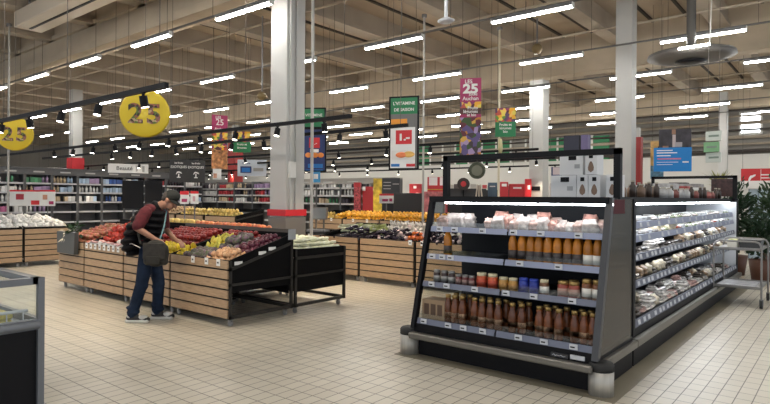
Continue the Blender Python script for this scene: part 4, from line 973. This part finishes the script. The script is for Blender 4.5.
# trousers
b = MB().ell((0, 0, .88), (.17, .125, .13)).ell((0, .0, .97), (.158, .115, .07)).cap(hipR, kneeR, .098, .078).cap(kneeR, ankR + V((0, -.0, .01)), .076, .066).cap(hipL, kneeL, .098, .078).cap(kneeL, ankL + V((0, 0, .01)), .076, .066)
for a, o_ in ((ankR, .0), (ankL, .0)):
    b.ell(a + V((0, .01, .03)), (.075, .085, .035)).ell(a + V((0, -.01, .09)), (.073, .075, .025))
for k_ in (kneeR, kneeL): b.ell(k_ + V((0, .02, -.03)), (.075, .06, .06)).ell(k_ + V((0, -.03, -.06)), (.07, .06, .03))
remeshed(b, 'jeans', denim, person, .012, 3)
# shirt: collar and sleeves to the elbow
b = MB()
for sh_, el in ((shR, elR), (shL, elL)): b.cap(sh_ + V((math.copysign(.015, sh_.x), 0, -.02)), el + (sh_ - el) * .12, .078, .072).ell(sh_ + (el - sh_) * .5, (.08, .08, .09))
b.cap((-.12, .06, 1.42), (.13, .04, 1.42), .075, .075).ell((0, .1, 1.45), (.075, .075, .05), rot=rx(-40)).ell((0, -.02, 1.05), (.155, .115, .13)).ell((0, .02, 1.27), (.17, .12, .18), rot=rx(-12))
remeshed(b, 'shirt', maroon_c, person, .011, 2)
# quilted vest: stacked padded rings
b = MB()
for i, (y, z, w, d) in enumerate(((0.0, .99, .19, .155), (.005, 1.07, .2, .165), (.015, 1.15, .205, .172), (.03, 1.23, .21, .175), (.04, 1.31, .212, .17), (.045, 1.385, .205, .15))):
    b.ell((0, y, z), (w, d, .052), 20, 8, rot=rx(-10))
b.ell((0, .045, 1.44), (.16, .12, .05), rot=rx(-25)).ell((0, .1, 1.475), (.088, .085, .04), rot=rx(-40))
remeshed(b, 'vest', vest_m, person, .011, 1)
# padded jacket tied behind the waist
b = MB()
for i, (y, z, w, d, h) in enumerate(((-.1, 1.37, .12, .07, .05), (-.12, 1.3, .17, .09, .06), (-.16, 1.22, .2, .11, .06), (-.18, 1.13, .2, .12, .065), (-.2, 1.035, .22, .135, .065), (-.2, .945, .21, .125, .06), (-.17, .87, .17, .1, .04))):
    b.ell((.03, y, z), (w, d, h), 18, 8, rot=rx(14))
remeshed(b, 'padded_jacket', vest_m, person, .011, 1)
# shoes
for a, nm in ((ankR, 'R'), (ankL, 'L')):
    b = MB().cap(a + V((0, -.035, -.04)), a + V((0, .13, -.062)), .046, .036).ell(a + V((0, .01, -.01)), (.046, .065, .045)).ell(a + V((0, .17, -.06)), (.042, .055, .034))
    so = remeshed(b, 'shoe', M('shoe_black', (.02, .02, .022), .5), person, .009, 2)
    sb = MB(); sb.rbox((a.x - .047, a.y - .085, .0), (a.x + .047, a.y + .21, .042), .014, smooth=False); sb.build('sole', M('sole_white', (.62, .62, .6), .5), so)
    MB().ell(a + V((0, .135, -.035)), (.0455, .062, .034)).build('toe_panel', M('shoe_pale', (.55, .55, .54), .6), so)
    MB().ell(a + V((.002, -.03, -.02)), (.0495, .042, .034)).build('heel_panel', MATS['shoe_pale'], so)
    MB().cyl(a + V((0, 0, -.0)), a + V((0, .0, .06)), .045, .042, 12).build('sock', white, so)
# shoulder bag and straps
bb = MB().ell((.27, .19, .89), (.06, .165, .17), 20, 12).rbox((.225, .04, .74), (.315, .34, 1.0), .03)
bo = remeshed(bb, 'shoulder_bag', bag_m, person, .011, 3)
MB().rbox((.318, .05, .82), (.334, .33, 1.02), .008).build('flap', M('bag_flap', (.021, .018, .015), .7, 0, 18, .4), bo)
MB().rbox((.325, .09, .76), (.34, .26, .86), .01).build('pocket', bag_m, bo)
sp_ = [(.27, .0, 1.0), (.2, -.06, 1.12), (.1, -.13, 1.28), (-.06, -.1, 1.42), (-.12, .05, 1.485)]
MB().tube([V(p) for p in sp_], .014, 8).build('strap', bag_m, bo)
MB().tube([V(p) for p in ((-.12, .05, 1.485), (-.04, .2, 1.4), (.1, .22, 1.2), (.22, .2, 1.0))], .009, 6).build('strap', M('strap_teal', (.08, .2, .24), .5), bo)
MB().tube([V(p) for p in ((.33, .02, .96), (.2, -.14, 1.0), (.15, -.3, .96))], .006, 6).build('cord', M('cord_pale', (.45, .42, .38), .6), bo)

# ================================================================== HANGING SIGNS
def sign(name, label, cat, c, w, h, rz, base, blocks=(), texts=(), wires=True, t=.02, frame=None, group=None, ztop=6.5):
    """c = centre of the panel; front looks along local -Y. blocks: (x0,z0,x1,z1,mat) as fractions of w,h from bottom left"""
    o = MB().rbox((-w / 2, -t / 2, -h / 2), (w / 2, t / 2, h / 2), .004).build(name, base, None, c, rz); tag(o, label, cat, group)
    for i, (xa, za, xb, zb, m) in enumerate(blocks):
        e = -t / 2 - .003 - .0006 * i
        MB().box((-w / 2 + xa * w, e, -h / 2 + za * h), (-w / 2 + xb * w, -t / 2, -h / 2 + zb * h)).build('printed_block', m, o)
    for s, x, z, sz, m, *k in texts:
        text(s, sz, m, o, (-w / 2 + x * w, -t / 2 - .006, -h / 2 + z * h), xs=k[0] if k else 1, bold=k[1] if len(k) > 1 else .0015)
    if wires:
        for x in (-w / 2 + .04, w / 2 - .04): MB().cyl((x, 0, h / 2 - .01), (x, 0, ztop - c[2]), .005, n=5).build('hanger_wire', MATS['wire'], o)
    if frame:
        f = MB().box((-w / 2 - .03, -.02, -h / 2 - .03), (-w / 2, .02, h / 2 + .03)).box((w / 2, -.02, -h / 2 - .03), (w / 2 + .03, .02, h / 2 + .03)).box((-w / 2, -.02, h / 2), (w / 2, .02, h / 2 + .03)).box((-w / 2, -.02, -h / 2 - .03), (w / 2, .02, -h / 2))
        f.build('sign_frame', frame, o)
    return o
TC = R(30)      # most hanging signs face the entrance, a little left of the aisle axis
def disc(label, c, r, rz):
    o = MB().lathe([(0, -.03), (r * .6, -.026), (r * .93, -.014), (r, 0), (r * .93, .014), (r * .6, .026), (0, .03)], n=40).mesh('round_sign', yellow)
    o.transform(Matrix.Rotation(PI / 2, 4, 'X')); o = link('round_sign', o, None, c, rz); tag(o, label, 'sign', 'round yellow signs')
    for sx, ch in ((-.36, '2'), (.36, '5')): text(ch, r * 1.12, foodprint, o, (sx * r, -.033, -.02), bold=.012, ext=.004, xs=1.05)
    MB().cyl((0, 0, r - .01), (0, 0, 6.5 - c[2]), .004, n=5).build('hanger_wire', MATS['wire'], o)
    return o
c = atd(145, 113.5, 8.3); disc('round yellow sign reading 25, the nearer one with a spotlight in front', c, .345, R(52))
c = atd(15, 134, 11.4); disc('round yellow sign reading 25 near the left edge', c, .33, R(58))
c = atd(470.5, 117.5, 11); bw = .4
sign('hanging_banner', 'tall pink and fruit printed banner reading 25 beside the small green sign', 'banner', c, bw, 1.5, R(28), fruitprint,
     [(0, .7, 1, 1, pink), (0, .33, 1, .62, M('banner_dark', (.09, .03, .03), .5, 0, 12, .5)), (0, .5, 1, .54, pink), (0, 0, 1, .5, darkfruit)],
     [('LES', .4, .955, .1, white), ('25', .5, .86, .24, white, 1.2, .01), ('JOURS', .62, .79, .055, white), ('Auchan', .5, .74, .1, white), ('Fruits', .6, .62, .085, white), ('légumes', .5, .575, .085, white), ('et bio', .55, .53, .075, white)])
c = atd(505.5, 122.5, 12)
sign('hanging_sign', 'small square hanging sign, fruit photo above a green panel, by the white column', 'sign', c, .42, .6, R(25), fruitprint, [(0, 0, 1, .52, green)], [('Fruits et', .5, .42, .075, white), ('légumes', .5, .3, .075, white), ('bio', .5, .18, .075, white)])
MB().lathe([(0, 0), (.03, .0), (.05, .12), (.03, .3), (0, .32)], n=10).build('hanging_tag', M('tag_cream', (.6, .55, .3), .5), bpy.data.objects['hanging_sign'], (-.1, 0, -.65))
c = atd(404, 133, 11); gw_, gh = .53, 1.34
sign('framed_sign', 'framed hanging sign with green top and white fruit offer sheet reading 1', 'sign', c, gw_, gh, R(22), M('panel_shade', (.16, .16, .16), .6),
     [(0, .77, 1, 1, green), (0, 0, .92, .58, whiteprint), (.02, .58, .62, .7, orange), (.2, .34, .8, .54, red), (.05, .12, .9, .25, M('sheet_print', (.75, .73, .72), .5)), (.03, .02, .35, .06, blue), (.6, .02, .92, .06, red)],
     [('L\'VITAMINE', .5, .92, .085, white), ('DE SAISON', .5, .83, .08, white), ('1.-', .5, .435, .17, white, 1.3, .008)], frame=black)
fo = bpy.data.objects['framed_sign']; e = MB().ell((0, 0, 0), (.11, .012, .055), 14, 8).build('printed_fruit', M('papaya', (.8, .22, .08), .5), fo, (-.05, -.016, -.42)); MB().ell((0, 0, 0), (.12, .01, .06), 14, 8).build('printed_fruit', M('papaya_skin', (.75, .45, .12), .5), fo, (.1, -.014, -.41))
c = atd(314, 118, 13.5)
sign('framed_sign', 'green topped framed sign half hidden behind the tall white column', 'sign', c, .5, .42, R(35), green, [], [('VITAMINE', .5, .65, .09, white), ('DE SAISON', .5, .35, .08, white)], frame=black)
c = atd(314.5, 150, 13.4)
sign('framed_sign', 'navy blue hanging sheet with red square beside the white column', 'sign', c, .5, .95, R(35), navy, [(.25, .55, .75, .8, red), (.1, .0, .9, .02, blue), (.2, .06, .9, .16, blue), (.3, .44, .7, .52, whiteprint)], [('1.-', .5, .67, .13, white)], frame=black, wires=False)
fo = [o for o in bpy.data.objects if o.get('label', '').startswith('navy blue')][0]
for x in (-.14, .02, .15): MB().ell((0, 0, 0), (.075, .012, .06), 12, 8).build('printed_fruit', M('print_orange', (.8, .28, .06), .5), fo, (x, -.018, -.12))
MB().box((-.25, -.014, .5), (-.235, .014, .85)).box((.235, -.014, .5), (.25, .014, .85)).build('hanger_strap', black, fo)
c = atd(316, 176.5, 13.4); sign('hanging_tag', 'small light blue tag under the navy sheet', 'sign', c, .2, .28, R(35), M('tag_blue', (.05, .3, .6), .5), [(.25, .3, .75, .7, whiteprint)], [], True, ztop=c.z + .3)
c = atd(219.5, 142, 15)
sign('hanging_banner', 'narrow pink and fruit banner left of the white column seen edge on', 'banner', c, .42, 1.4, R(75), fruitprint, [(0, .68, 1, 1, pink), (0, 0, 1, .35, M('food_scatter', (.45, .2, .08), .5, 0, 9, .8))], [('LES', .4, .95, .1, white), ('25', .5, .86, .22, white), ('Auchan', .5, .74, .09, white)])
c = atd(242, 142, 16)
sign('hanging_sign', 'small hanging sign with fruit photo over green panel, beside the dark red column', 'sign', c, .5, .58, R(42), fruitprint, [(0, 0, 1, .5, green)], [('Fruits et', .5, .38, .08, white), ('légumes', .5, .22, .08, white)])
c = atd(178.8, 171, 17)
sign('category_sign', 'black hanging sign with palm tree icon reading exotiques, left panel', 'sign', c, .52, .66, R(50), M('sign_black', (.03, .03, .034), .6), [(.4, .2, .6, .24, whiteprint), (.47, .2, .53, .38, whiteprint)], [('les fruits', .5, .86, .07, white), ('EXOTIQUES', .5, .68, .1, white, .85)], ztop=6)
c = atd(196, 171.5, 17.1)
sign('category_sign', 'black hanging sign with palm tree icon reading exotiques, right panel', 'sign', c, .52, .66, R(50), MATS['sign_black'], [(.4, .2, .6, .24, whiteprint), (.47, .2, .53, .38, whiteprint)], [('les fruits', .5, .86, .07, white), ('EXOTIQUES', .5, .68, .1, white, .85)], ztop=6)
for o in bpy.data.objects:
    if o.name.startswith('category_sign'):
        for k in range(5):
            a = R(20 + 35 * k); MB().ell((.055 * math.cos(a), -.012, -.07 + .035 * math.sin(a)), (.05, .004, .012), 8, 4, rot=Matrix.Rotation(-a * .6 + .5, 3, 'Y')).build('printed_leaf', whiteprint, o)
c = atd(128.5, 168.5, 21.5)
sign('category_sign', 'white hanging sign reading Beauté above the far left racks', 'sign', c, 1.38, .34, R(62), whiteprint, [(.68, .2, .72, .75, M('soft_grey', (.4, .4, .4), .5)), (.84, .15, .9, .8, MATS['soft_grey'])], [('Beauté', .4, .5, .2, darkgrey)], ztop=6)
c = atd(60, 169, 24.0); o = sign('category_sign', 'long thin pale hanging sign above the far left racks', 'sign', c, .9, .1, R(75), whiteprint, [], [], ztop=6)
c = atd(264 - 12, 168, 21)
sign('hanging_poster', 'pale blue grey hanging poster with small dark screen picture, left of the white column', 'poster', c, 1.05, .6, R(40), M('poster_blue', (.45, .5, .58), .5), [(.1, .2, .48, .6, navy), (.15, .25, .43, .5, blue), (.55, .3, .9, .5, M('poster_grey', (.28, .27, .26), .5))], [('Cuisine', .3, .78, .1, navy)])
c = atd(275, 170, 20); sign('hanging_poster', 'narrow red and white poster against the tall white column', 'poster', c, .22, .62, R(40), red, [(.1, .1, .9, .45, whiteprint)], [])
c = atd(217, 172, 19); sign('hanging_poster', 'white poster under the narrow pink banner', 'poster', c, .28, .5, R(40), whiteprint, [(.1, .1, .5, .4, M('print_peach', (.6, .3, .2), .5))], [])
# blue poster with photo above
c = atd(672.5, 159.5, 13); sign('hanging_poster', 'bright blue hanging poster with white text lines at the right', 'poster', c, .77, .54, R(18), M('poster_bright', (.0, .2, .58), .5),
     [(.08, .86, .5, .9, whiteprint), (.08, .76, .62, .8, whiteprint), (.08, .64, .45, .68, whiteprint), (.1, .5, .72, .56, M('soft_red', (.6, .2, .3), .5)), (.08, .38, .65, .4, whiteprint), (.08, .28, .5, .3, whiteprint), (.76, .36, .92, .42, whiteprint)], [], wires=False)
for o in bpy.data.objects:
    if o.get('label', '').startswith('bright blue hanging'): MB().box((-.3, -.005, .26), (-.28, .005, .3)).box((.28, -.005, .26), (.3, .005, .3)).build('link_strap', black, o)
c = atd(675, 138.5, 13.02); sign('hanging_poster', 'dark photo poster with pale apron figure hung above the blue poster', 'poster', c, .66, .43, R(18), M('photo_dark', (.03, .025, .035), .5, 0, 6, .6),
     [(.42, .05, .52, .7, M('apron', (.5, .42, .42), .5)), (.4, .72, .52, .98, M('photo_skin', (.3, .16, .1), .5)), (.5, .05, .72, .3, M('photo_grey', (.35, .33, .36), .5)), (.12, .0, .3, .12, MATS['photo_skin'])], [])
c = atd(657, 160, 14.5); sign('hanging_poster', 'orange and teal poster behind the blue poster', 'poster', c, .3, .95, R(18), M('poster_orange', (.6, .36, .12), .5, 0, 5, .4), [(0, 0, 1, .35, M('poster_teal', (.12, .25, .35), .5, 0, 9, .6))], [])
for i, (v, nm, m, dx) in enumerate(((136, 'white top', M('tier_white', (.55, .6, .56), .5), 0), (147, 'green middle', M('tier_green', (.2, .42, .22), .5), -2), (157.5, 'white bottom', MATS['tier_white'], 0))):
    c = atd(713.5 + dx, v, 11 + .02 * i); sign('aisle_tag', 'small %s tag of the three tier hanging aisle sign' % nm, 'sign', c, .28, .19, R(-12), m, [(.2, .4, .85, .6, M('tier_print', (.2, .26, .22), .5))], [], wires=(i == 0))
c = atd(761, 177.5, 16); sign('hanging_sign', 'red hanging sign with white leaf mark at the right edge', 'sign', c, .95, .5, R(12), M('sign_red', (.5, .015, .02), .45), [(.5, .62, .95, .68, whiteprint), (.5, .45, .95, .5, whiteprint), (.62, .1, .95, .2, whiteprint), (.49, .05, .5, .95, whiteprint)], [])
ro = [o for o in bpy.data.objects if o.get('label', '').startswith('red hanging sign')][0]
for a, dx, dz in ((.6, -.2, .03), (1.2, -.26, -.02)): MB().ell((0, 0, 0), (.09, .006, .03), 12, 6, rot=Matrix.Rotation(-a, 3, 'Y')).build('printed_leaf', whiteprint, ro, (dx, -.014, dz))
# posters on stands
def stand_poster(label, u, v, D, w, h, base, blocks, texts=(), rz=R(40), cat='poster'):
    c = atd(u, v, D); o = MB().rbox((-w / 2, -.01, -h / 2), (w / 2, .01, h / 2), .003).build('offer_poster', base, None, c, rz); tag(o, label, cat)
    for i, (xa, za, xb, zb, m) in enumerate(blocks): MB().box((-w / 2 + xa * w, -.013 - .0006 * i, -h / 2 + za * h), (-w / 2 + xb * w, -.01, -h / 2 + zb * h)).build('printed_block', m, o)
    for s, x, z, sz, m in texts: text(s, sz, m, o, (-w / 2 + x * w, -.017, -h / 2 + z * h))
    p = MB().cyl((0, .03, h / 2 - .02), (0, .03, -c[2] + .02), .015, n=8).cyl((0, .03, -c[2] + .02), (0, .03, -c[2]), .16, n=16); p.build('pole', grey, o)
    return o
stand_poster('wide white offer poster with red top and red flower picture on the far left', 25.5, 198, 16.6, .8, .46, whiteprint, [(0, .9, 1, 1, red), (.2, .4, .45, .75, M('print_flower', (.4, .03, .05), .5)), (.68, .08, .95, .35, red)], rz=R(55))
stand_poster('smaller white offer poster with red top beside the wide one', 47.5, 198, 16.6, .4, .46, whiteprint, [(0, .9, 1, 1, red), (.2, .4, .5, .7, M('print_peach', (.6, .3, .2), .5)), (.6, .1, .9, .3, pink)], rz=R(55))
stand_poster('white offer card with red header behind the shopper\'s cap, left one', 184.5, 197.5, 13.4, .2, .3, whiteprint, [(0, .72, 1, 1, red), (.2, .15, .8, .4, pink)], rz=R(48))
stand_poster('white offer card with red header behind the apples, right one', 194.5, 197.5, 13.4, .18, .3, whiteprint, [(0, .8, 1, 1, red), (.3, .2, .6, .6, M('print_rose', (.65, .4, .45), .5))], rz=R(48))
stand_poster('white offer poster with red numerals standing over the oranges', 386.5, 198.5, 17.3, .43, .29, whiteprint, [(0, .8, 1, 1, red), (.2, .2, .6, .45, pink), (.7, .2, .9, .5, pink)], rz=R(38))
for i, (ua, ub) in enumerate(((123, 143), (145.5, 162))):
    stand_poster('black blank panel standing behind the shopper, %s' % ('wider one on the left' if i == 0 else 'narrower one beside his head'), (ua + ub) / 2, 194.5, 15.2, (ub - ua) / 576 * 15.2, .74, black, [], rz=R(52), cat='panel')
# red display column and counters in the middle distance
def slab(name, label, cat, u0, u1, v0, v1, D, mat, depth=.2, blocks=(), floor=True, rz=R(30)):
    a, b_ = atd(u0, v0, D), atd(u1, v1, D); w = (u1 - u0) / 576 * D; c = (a + b_) / 2; zt = a.z; zb = 0 if floor else b_.z
    base = (c.x, c.y, zb); h = zt - zb
    o = MB().rbox((-w / 2, -depth / 2, 0), (w / 2, depth / 2, h), .006).build(name, mat, None, base, rz); tag(o, label, cat)
    hv = zt - b_.z
    for i, (xa, za, xb, zb2, m) in enumerate(blocks): MB().box((-w / 2 + xa * w, -depth / 2 - .004 - .0006 * i, h - hv + za * hv), (-w / 2 + xb * w, -depth / 2, h - hv + zb2 * hv)).build('printed_block', m, o)
    return o
redc = M('red_soft', (.5, .03, .04), .5); redw = M('red_speckle', (.4, .06, .07), .5, 0, 18, .8)
slab('display_column', 'red printed display column between the back-aisle racks', 'display', 354.5, 361, 182.5, 205, 20, redw, .25, [(0, .8, 1, 1, redc)])
slab('shelf_topper', 'red and white topper strip over the racks beside the red column', 'sign', 362.5, 382, 186.5, 191, 20, redc, .06, [(.0, 0, .15, 1, whiteprint), (.55, .1, .75, .9, whiteprint), (.8, .1, .98, .9, whiteprint)])
slab('price_board', 'dark grey price board with pale rows above the oranges', 'board', 382, 400, 178, 194, 17.5, M('board_dark', (.035, .038, .045), .5), .05, [(.08, .7, .5, .75, MATS['soft_grey']), (.08, .5, .5, .55, MATS['soft_grey']), (.08, .3, .5, .35, MATS['soft_grey']), (.6, .6, .95, .65, MATS['soft_grey'])])
slab('yellow_display', 'yellow topped display beside the dark price board', 'display', 374, 386, 178.5, 186, 18.5, M('yellow_soft', (.6, .42, .04), .5, 0, 6, .5), .3)
slab('red_display', 'low red display box beyond the oranges with white mark', 'display', 410, 422, 184, 190.5, 17, redc, .4, [(.35, .3, .6, .7, whiteprint)])
slab('dark_counter', 'long dark counter beyond the oranges', 'counter', 395, 426, 193, 204, 16.5, M('counter_dark', (.03, .032, .035), .5), .6)
slab('red_display', 'red panel with two white arrow shaped sheets behind the case frame', 'display', 427.5, 447.5, 177, 190, 16, redc, .1, [(.08, .35, .5, .98, whiteprint), (.62, .35, .97, .98, whiteprint), (0, .0, 1, .06, M('yellow_soft', (1, 1, 0)))])
slab('red_display', 'pale red printed display beneath the two arrow sheets', 'display', 424, 446, 191.5, 204, 15.7, M('red_pale', (.5, .16, .17), .5, 0, 9, .5), .3)
slab('dark_counter', 'long dark checkout counter seen through the case top frame', 'counter', 448, 486, 188.5, 204, 19, MATS['counter_dark'], .6)
slab('dark_counter', 'dark checkout counter left of the white column', 'counter', 486, 530, 190, 204, 20, MATS['counter_dark'], .6)
slab('blue_board', 'small slate blue board beyond the case frame', 'board', 488, 497, 182.5, 190, 19.3, M('slate', (.07, .13, .19), .5), .05, [(.2, .4, .8, .55, whiteprint)])
slab('red_display', 'small red display with white mark right of the slate board', 'display', 500, 508, 182, 191, 18.6, redc, .2, [(.2, .5, .8, .8, whiteprint)])
slab('red_display', 'wide red display with white strip beyond the case frame', 'display', 509, 525, 184, 191, 18.7, redc, .3, [(.25, .3, .75, .55, whiteprint)])
slab('display_column', 'tall red column stand beside the white column', 'display', 525, 531, 179, 200, 18.2, M('red_vivid', (.6, .02, .03), .45), .2, [(.4, .5, .8, .7, whiteprint)])
slab('notice_board', 'white notice with navy base right of the white column', 'board', 551.5, 562, 167, 181, 15, navy, .04, [(.12, .45, .88, .98, M('notice_pink', (.6, .5, .52), .5)), (.3, .1, .8, .25, MATS['poster_bright'])])
slab('pale_counter', 'pale counter under the navy notice', 'counter', 551, 563, 183, 200, 16.2, M('pale_soft', (.5, .48, .46), .5), .5)
wr = MB().lathe([(.17, -.02), (.23, -.025), (.25, 0), (.23, .025), (.17, .02), (.15, 0), (.17, -.02)], n=24).mesh('wreath', M('wreath_dark', (.05, .06, .04), .7, 0, 14, .5)); wr.transform(Matrix.Rotation(PI / 2, 4, 'X'))
c = atd(477, 170.5, 17); wo = link('round_clock', wr, None, c, R(25)); tag(wo, 'round dark rimmed sign hung beyond the case frame', 'sign')
cf = MB().cyl((0, -.01, 0), (0, .01, 0), .16, n=24).build('face', M('face_olive', (.16, .17, .13), .6), wo); MB().cyl((0, 0, .2), (0, 0, 3.5), .005, n=5).build('hanger_wire', MATS['wire'], wo)
es = thing('easel', 'pale A shaped easel stand beneath the round dark sign', 'easel', (atd(479, 190, 16.8).x, atd(479, 190, 16.8).y, 0), R(30))
for x in (-.17, .17): MB().cyl((x * 1.6, 0, 0), (x * .25, 0, 2.0), .025, .02, 8).build('leg', M('easel_pale', (.55, .5, .42), .5), es)
MB().cyl((0, .35, 0), (0, .02, 1.95), .02, n=8).build('leg', MATS['easel_pale'], es); MB().box((-.14, -.03, 1.55), (.14, 0, 1.6)).build('crossbar', MATS['easel_pale'], es)
rd = MB().cyl((0, -.06, 0), (0, .06, 0), .2, n=24).build('round_display', M('tyre_dark', (.03, .025, .025), .6), None, atd(463.5, 184, 18.6), R(30)); tag(rd, 'dark round display with red centre on the checkout counter', 'display'); MB().cyl((0, -.065, 0), (0, -.055, 0), .09, n=16).build('red_center', redc, rd); MB().cyl((0, 0, -.18), (0, 0, -.6), .03, n=8).build('pole', black, rd)
# small goods on the dark counters
gm = [M('goods_%d' % i, c_, .5) for i, c_ in enumerate(((.5, .48, .45), (.12, .1, .1), (.45, .05, .06), (.35, .3, .2)))]
gl = ['pale', 'black', 'red', 'tan']; gp = []
for i in range(4): o = MB().rbox((-.1, -.08, 0), (.1, .08, .16), .01).build('counter_box', gm[i]); tag(o, 'x', 'box'); gp.append(Placer(o))
gcnt = [0] * 4
for k in range(14):
    u = 451 + k * 5.6; D = 19.05 if u < 486 else 20.05; v = 188.5 if u < 486 else 190
    if 458 < u < 469: continue
    c = atd(u, v, D); i = k % 4; gcnt[i] += 1; gp[i](tuple(c), R(30), '%s %s box on the dark checkout counters, counted from the arrow sheets' % (ORD[gcnt[i] - 1], gl[i]), 'boxes on the checkout counters', random.uniform(.6, 1.1))

# ================================================================== POLES, DIFFUSER, CEILING FITTINGS
def pole(label, u, v, D, r=.022, z0=0, z1=6.5, m=white):
    c = atd(u, v, D); o = MB().cyl((0, 0, z0), (0, 0, z1), r, n=10).build('service_pole', m, None, (c.x, c.y, 0)); tag(o, label, 'pole'); MB().cyl((0, 0, z1 - .02), (0, 0, z1 + .05), r * 2.5, n=12).build('ceiling_plate', grey, o); return o
pole('thin pale service pole just right of the near white column', 312, 150, 10.3, .028, 0, 6.0, M('pole_grey', (.42, .41, .39), .5))
pole('thin grey service pole right of the framed green sign', 423.5, 130, 14, .026, 0, 6.0, MATS['pole_grey'])
pole('thin cream service pole below the small fruit sign', 498.8, 160, 15, .03, 0, 6.0, M('pole_cream', (.6, .55, .42), .5))
pole('thin grey service pole at the far left of the ceiling', 9, 60, 15, .025, 0, 6.0, MATS['pole_grey'])
dsc = atd(691, 57, 12)
do = thing('ceiling_diffuser', 'large dark round air diffuser dish under the ceiling at the right', 'diffuser', tuple(dsc))
dm = M('diffuser_dark', (.09, .085, .08), .5)
MB().lathe([(.84, 0), (.82, .06), (.5, .14), (.14, .2), (0, .2)], n=40).build('dish', dm, do); MB().lathe([(.84, .0), (.6, -.05), (.3, -.08), (0, -.08)], n=40).build('underside', M('diffuser_under', (.12, .11, .1), .45), do)
MB().lathe([(.22, -.06), (.3, -.1), (.12, -.13), (0, -.13)], n=24).build('nozzle', black, do); MB().cyl((0, 0, .15), (0, 0, 6.0 - dsc.z), .09, n=14).build('duct', dm, do)
c = atd(694, 46.5, 11); so = MB().cyl((-.27, 0, 0), (.27, 0, 0), .022, n=8).build('tube_lamp', tube_m, None, c, R(-3)); tag(so, 'short white tube lamp just above the dark air diffuser', 'lamp'); MB().cyl((.27, 0, -.01), (.27, .25, 6.5 - c.z), .012, n=6).build('bracket', white, so)
c = atd(446, 21, 9); wo = MB().lathe([(0, -.03), (.1, -.028), (.14, -.005), (.14, .01), (.06, .05), (.03, .06), (0, .06)], n=24, sy=.8).build('wireless_dome', M('dome_grey', (.45, .46, .5), .4), None, c); tag(wo, 'pale oval ceiling device hung on a pipe between tube lights', 'device')
MB().cyl((0, 0, .05), (0, 0, 5.98 - c.z), .03, n=10).build('pipe', M('pipe_pale', (.5, .52, .56), .4), wo)
c = atd(537, 49, 14); wo = MB().ell((0, 0, 0), (.13, .13, .13), 16, 10).build('globe_speaker', M('brass_dull', (.2, .14, .06), .5), None, c); tag(wo, 'dull brown round ceiling speaker beside the joist', 'speaker'); MB().cyl((0, 0, .1), (0, 0, 5.98 - c.z), .02, n=8).build('pipe', grey, wo)
c = atd(262, 96, 14); wo = MB().ell((0, 0, 0), (.12, .12, .1), 16, 10).build('globe_speaker', MATS['brass_dull'], None, c); tag(wo, 'dull brown round ceiling speaker left of the white column', 'speaker'); MB().cyl((0, 0, .08), (0, 0, 5.98 - c.z), .02, n=8).build('pipe', grey, wo)
ad = MB((-12, 5.4, 5.6)).rbox((-15.6, 5.1, 5.6), (-9.0, 5.72, 5.98), .02).build('air_duct', M('duct_pale', (.5, .44, .36), .5), None, (-12, 5.4, 5.6)); tag(ad, 'long pale box air duct under the ceiling at the upper left', 'duct')
MB((-12, 5.4, 5.6)).box((-15.4, 5.36, 5.585), (-9.2, 5.42, 5.601)).build('outlet_slot', black, ad)
for x in (-15, -12.3, -9.6): MB((-12, 5.4, 5.6)).box((x, 5.2, 5.97), (x + .04, 5.24, 6.56)).build('hanger', grey, ad)
# glazed partition at the right
pg = struct(MB().box((-2.2, 18.6, 0), (3, 18.66, 1.9)).build('glazed_partition_wall', M('partition_blue', (.5, .62, .7), .35)))
for k in range(24): MB().box((-2.2 + k * .22, 18.56, 0), (-2.17 + k * .22, 18.61, 1.9)).build('mullion', M('mullion_grey', (.25, .32, .38), .4), pg)
struct(MB().box((-2.6, 18.4, 1.92), (3, 18.8, 2.12)).build('bulkhead_trim', white))

# spare prototypes that were never placed
for o in [o for o in bpy.data.objects if o.get('label') == 'x']:
    for c in list(o.children_recursive): bpy.data.objects.remove(c)
    bpy.data.objects.remove(o)
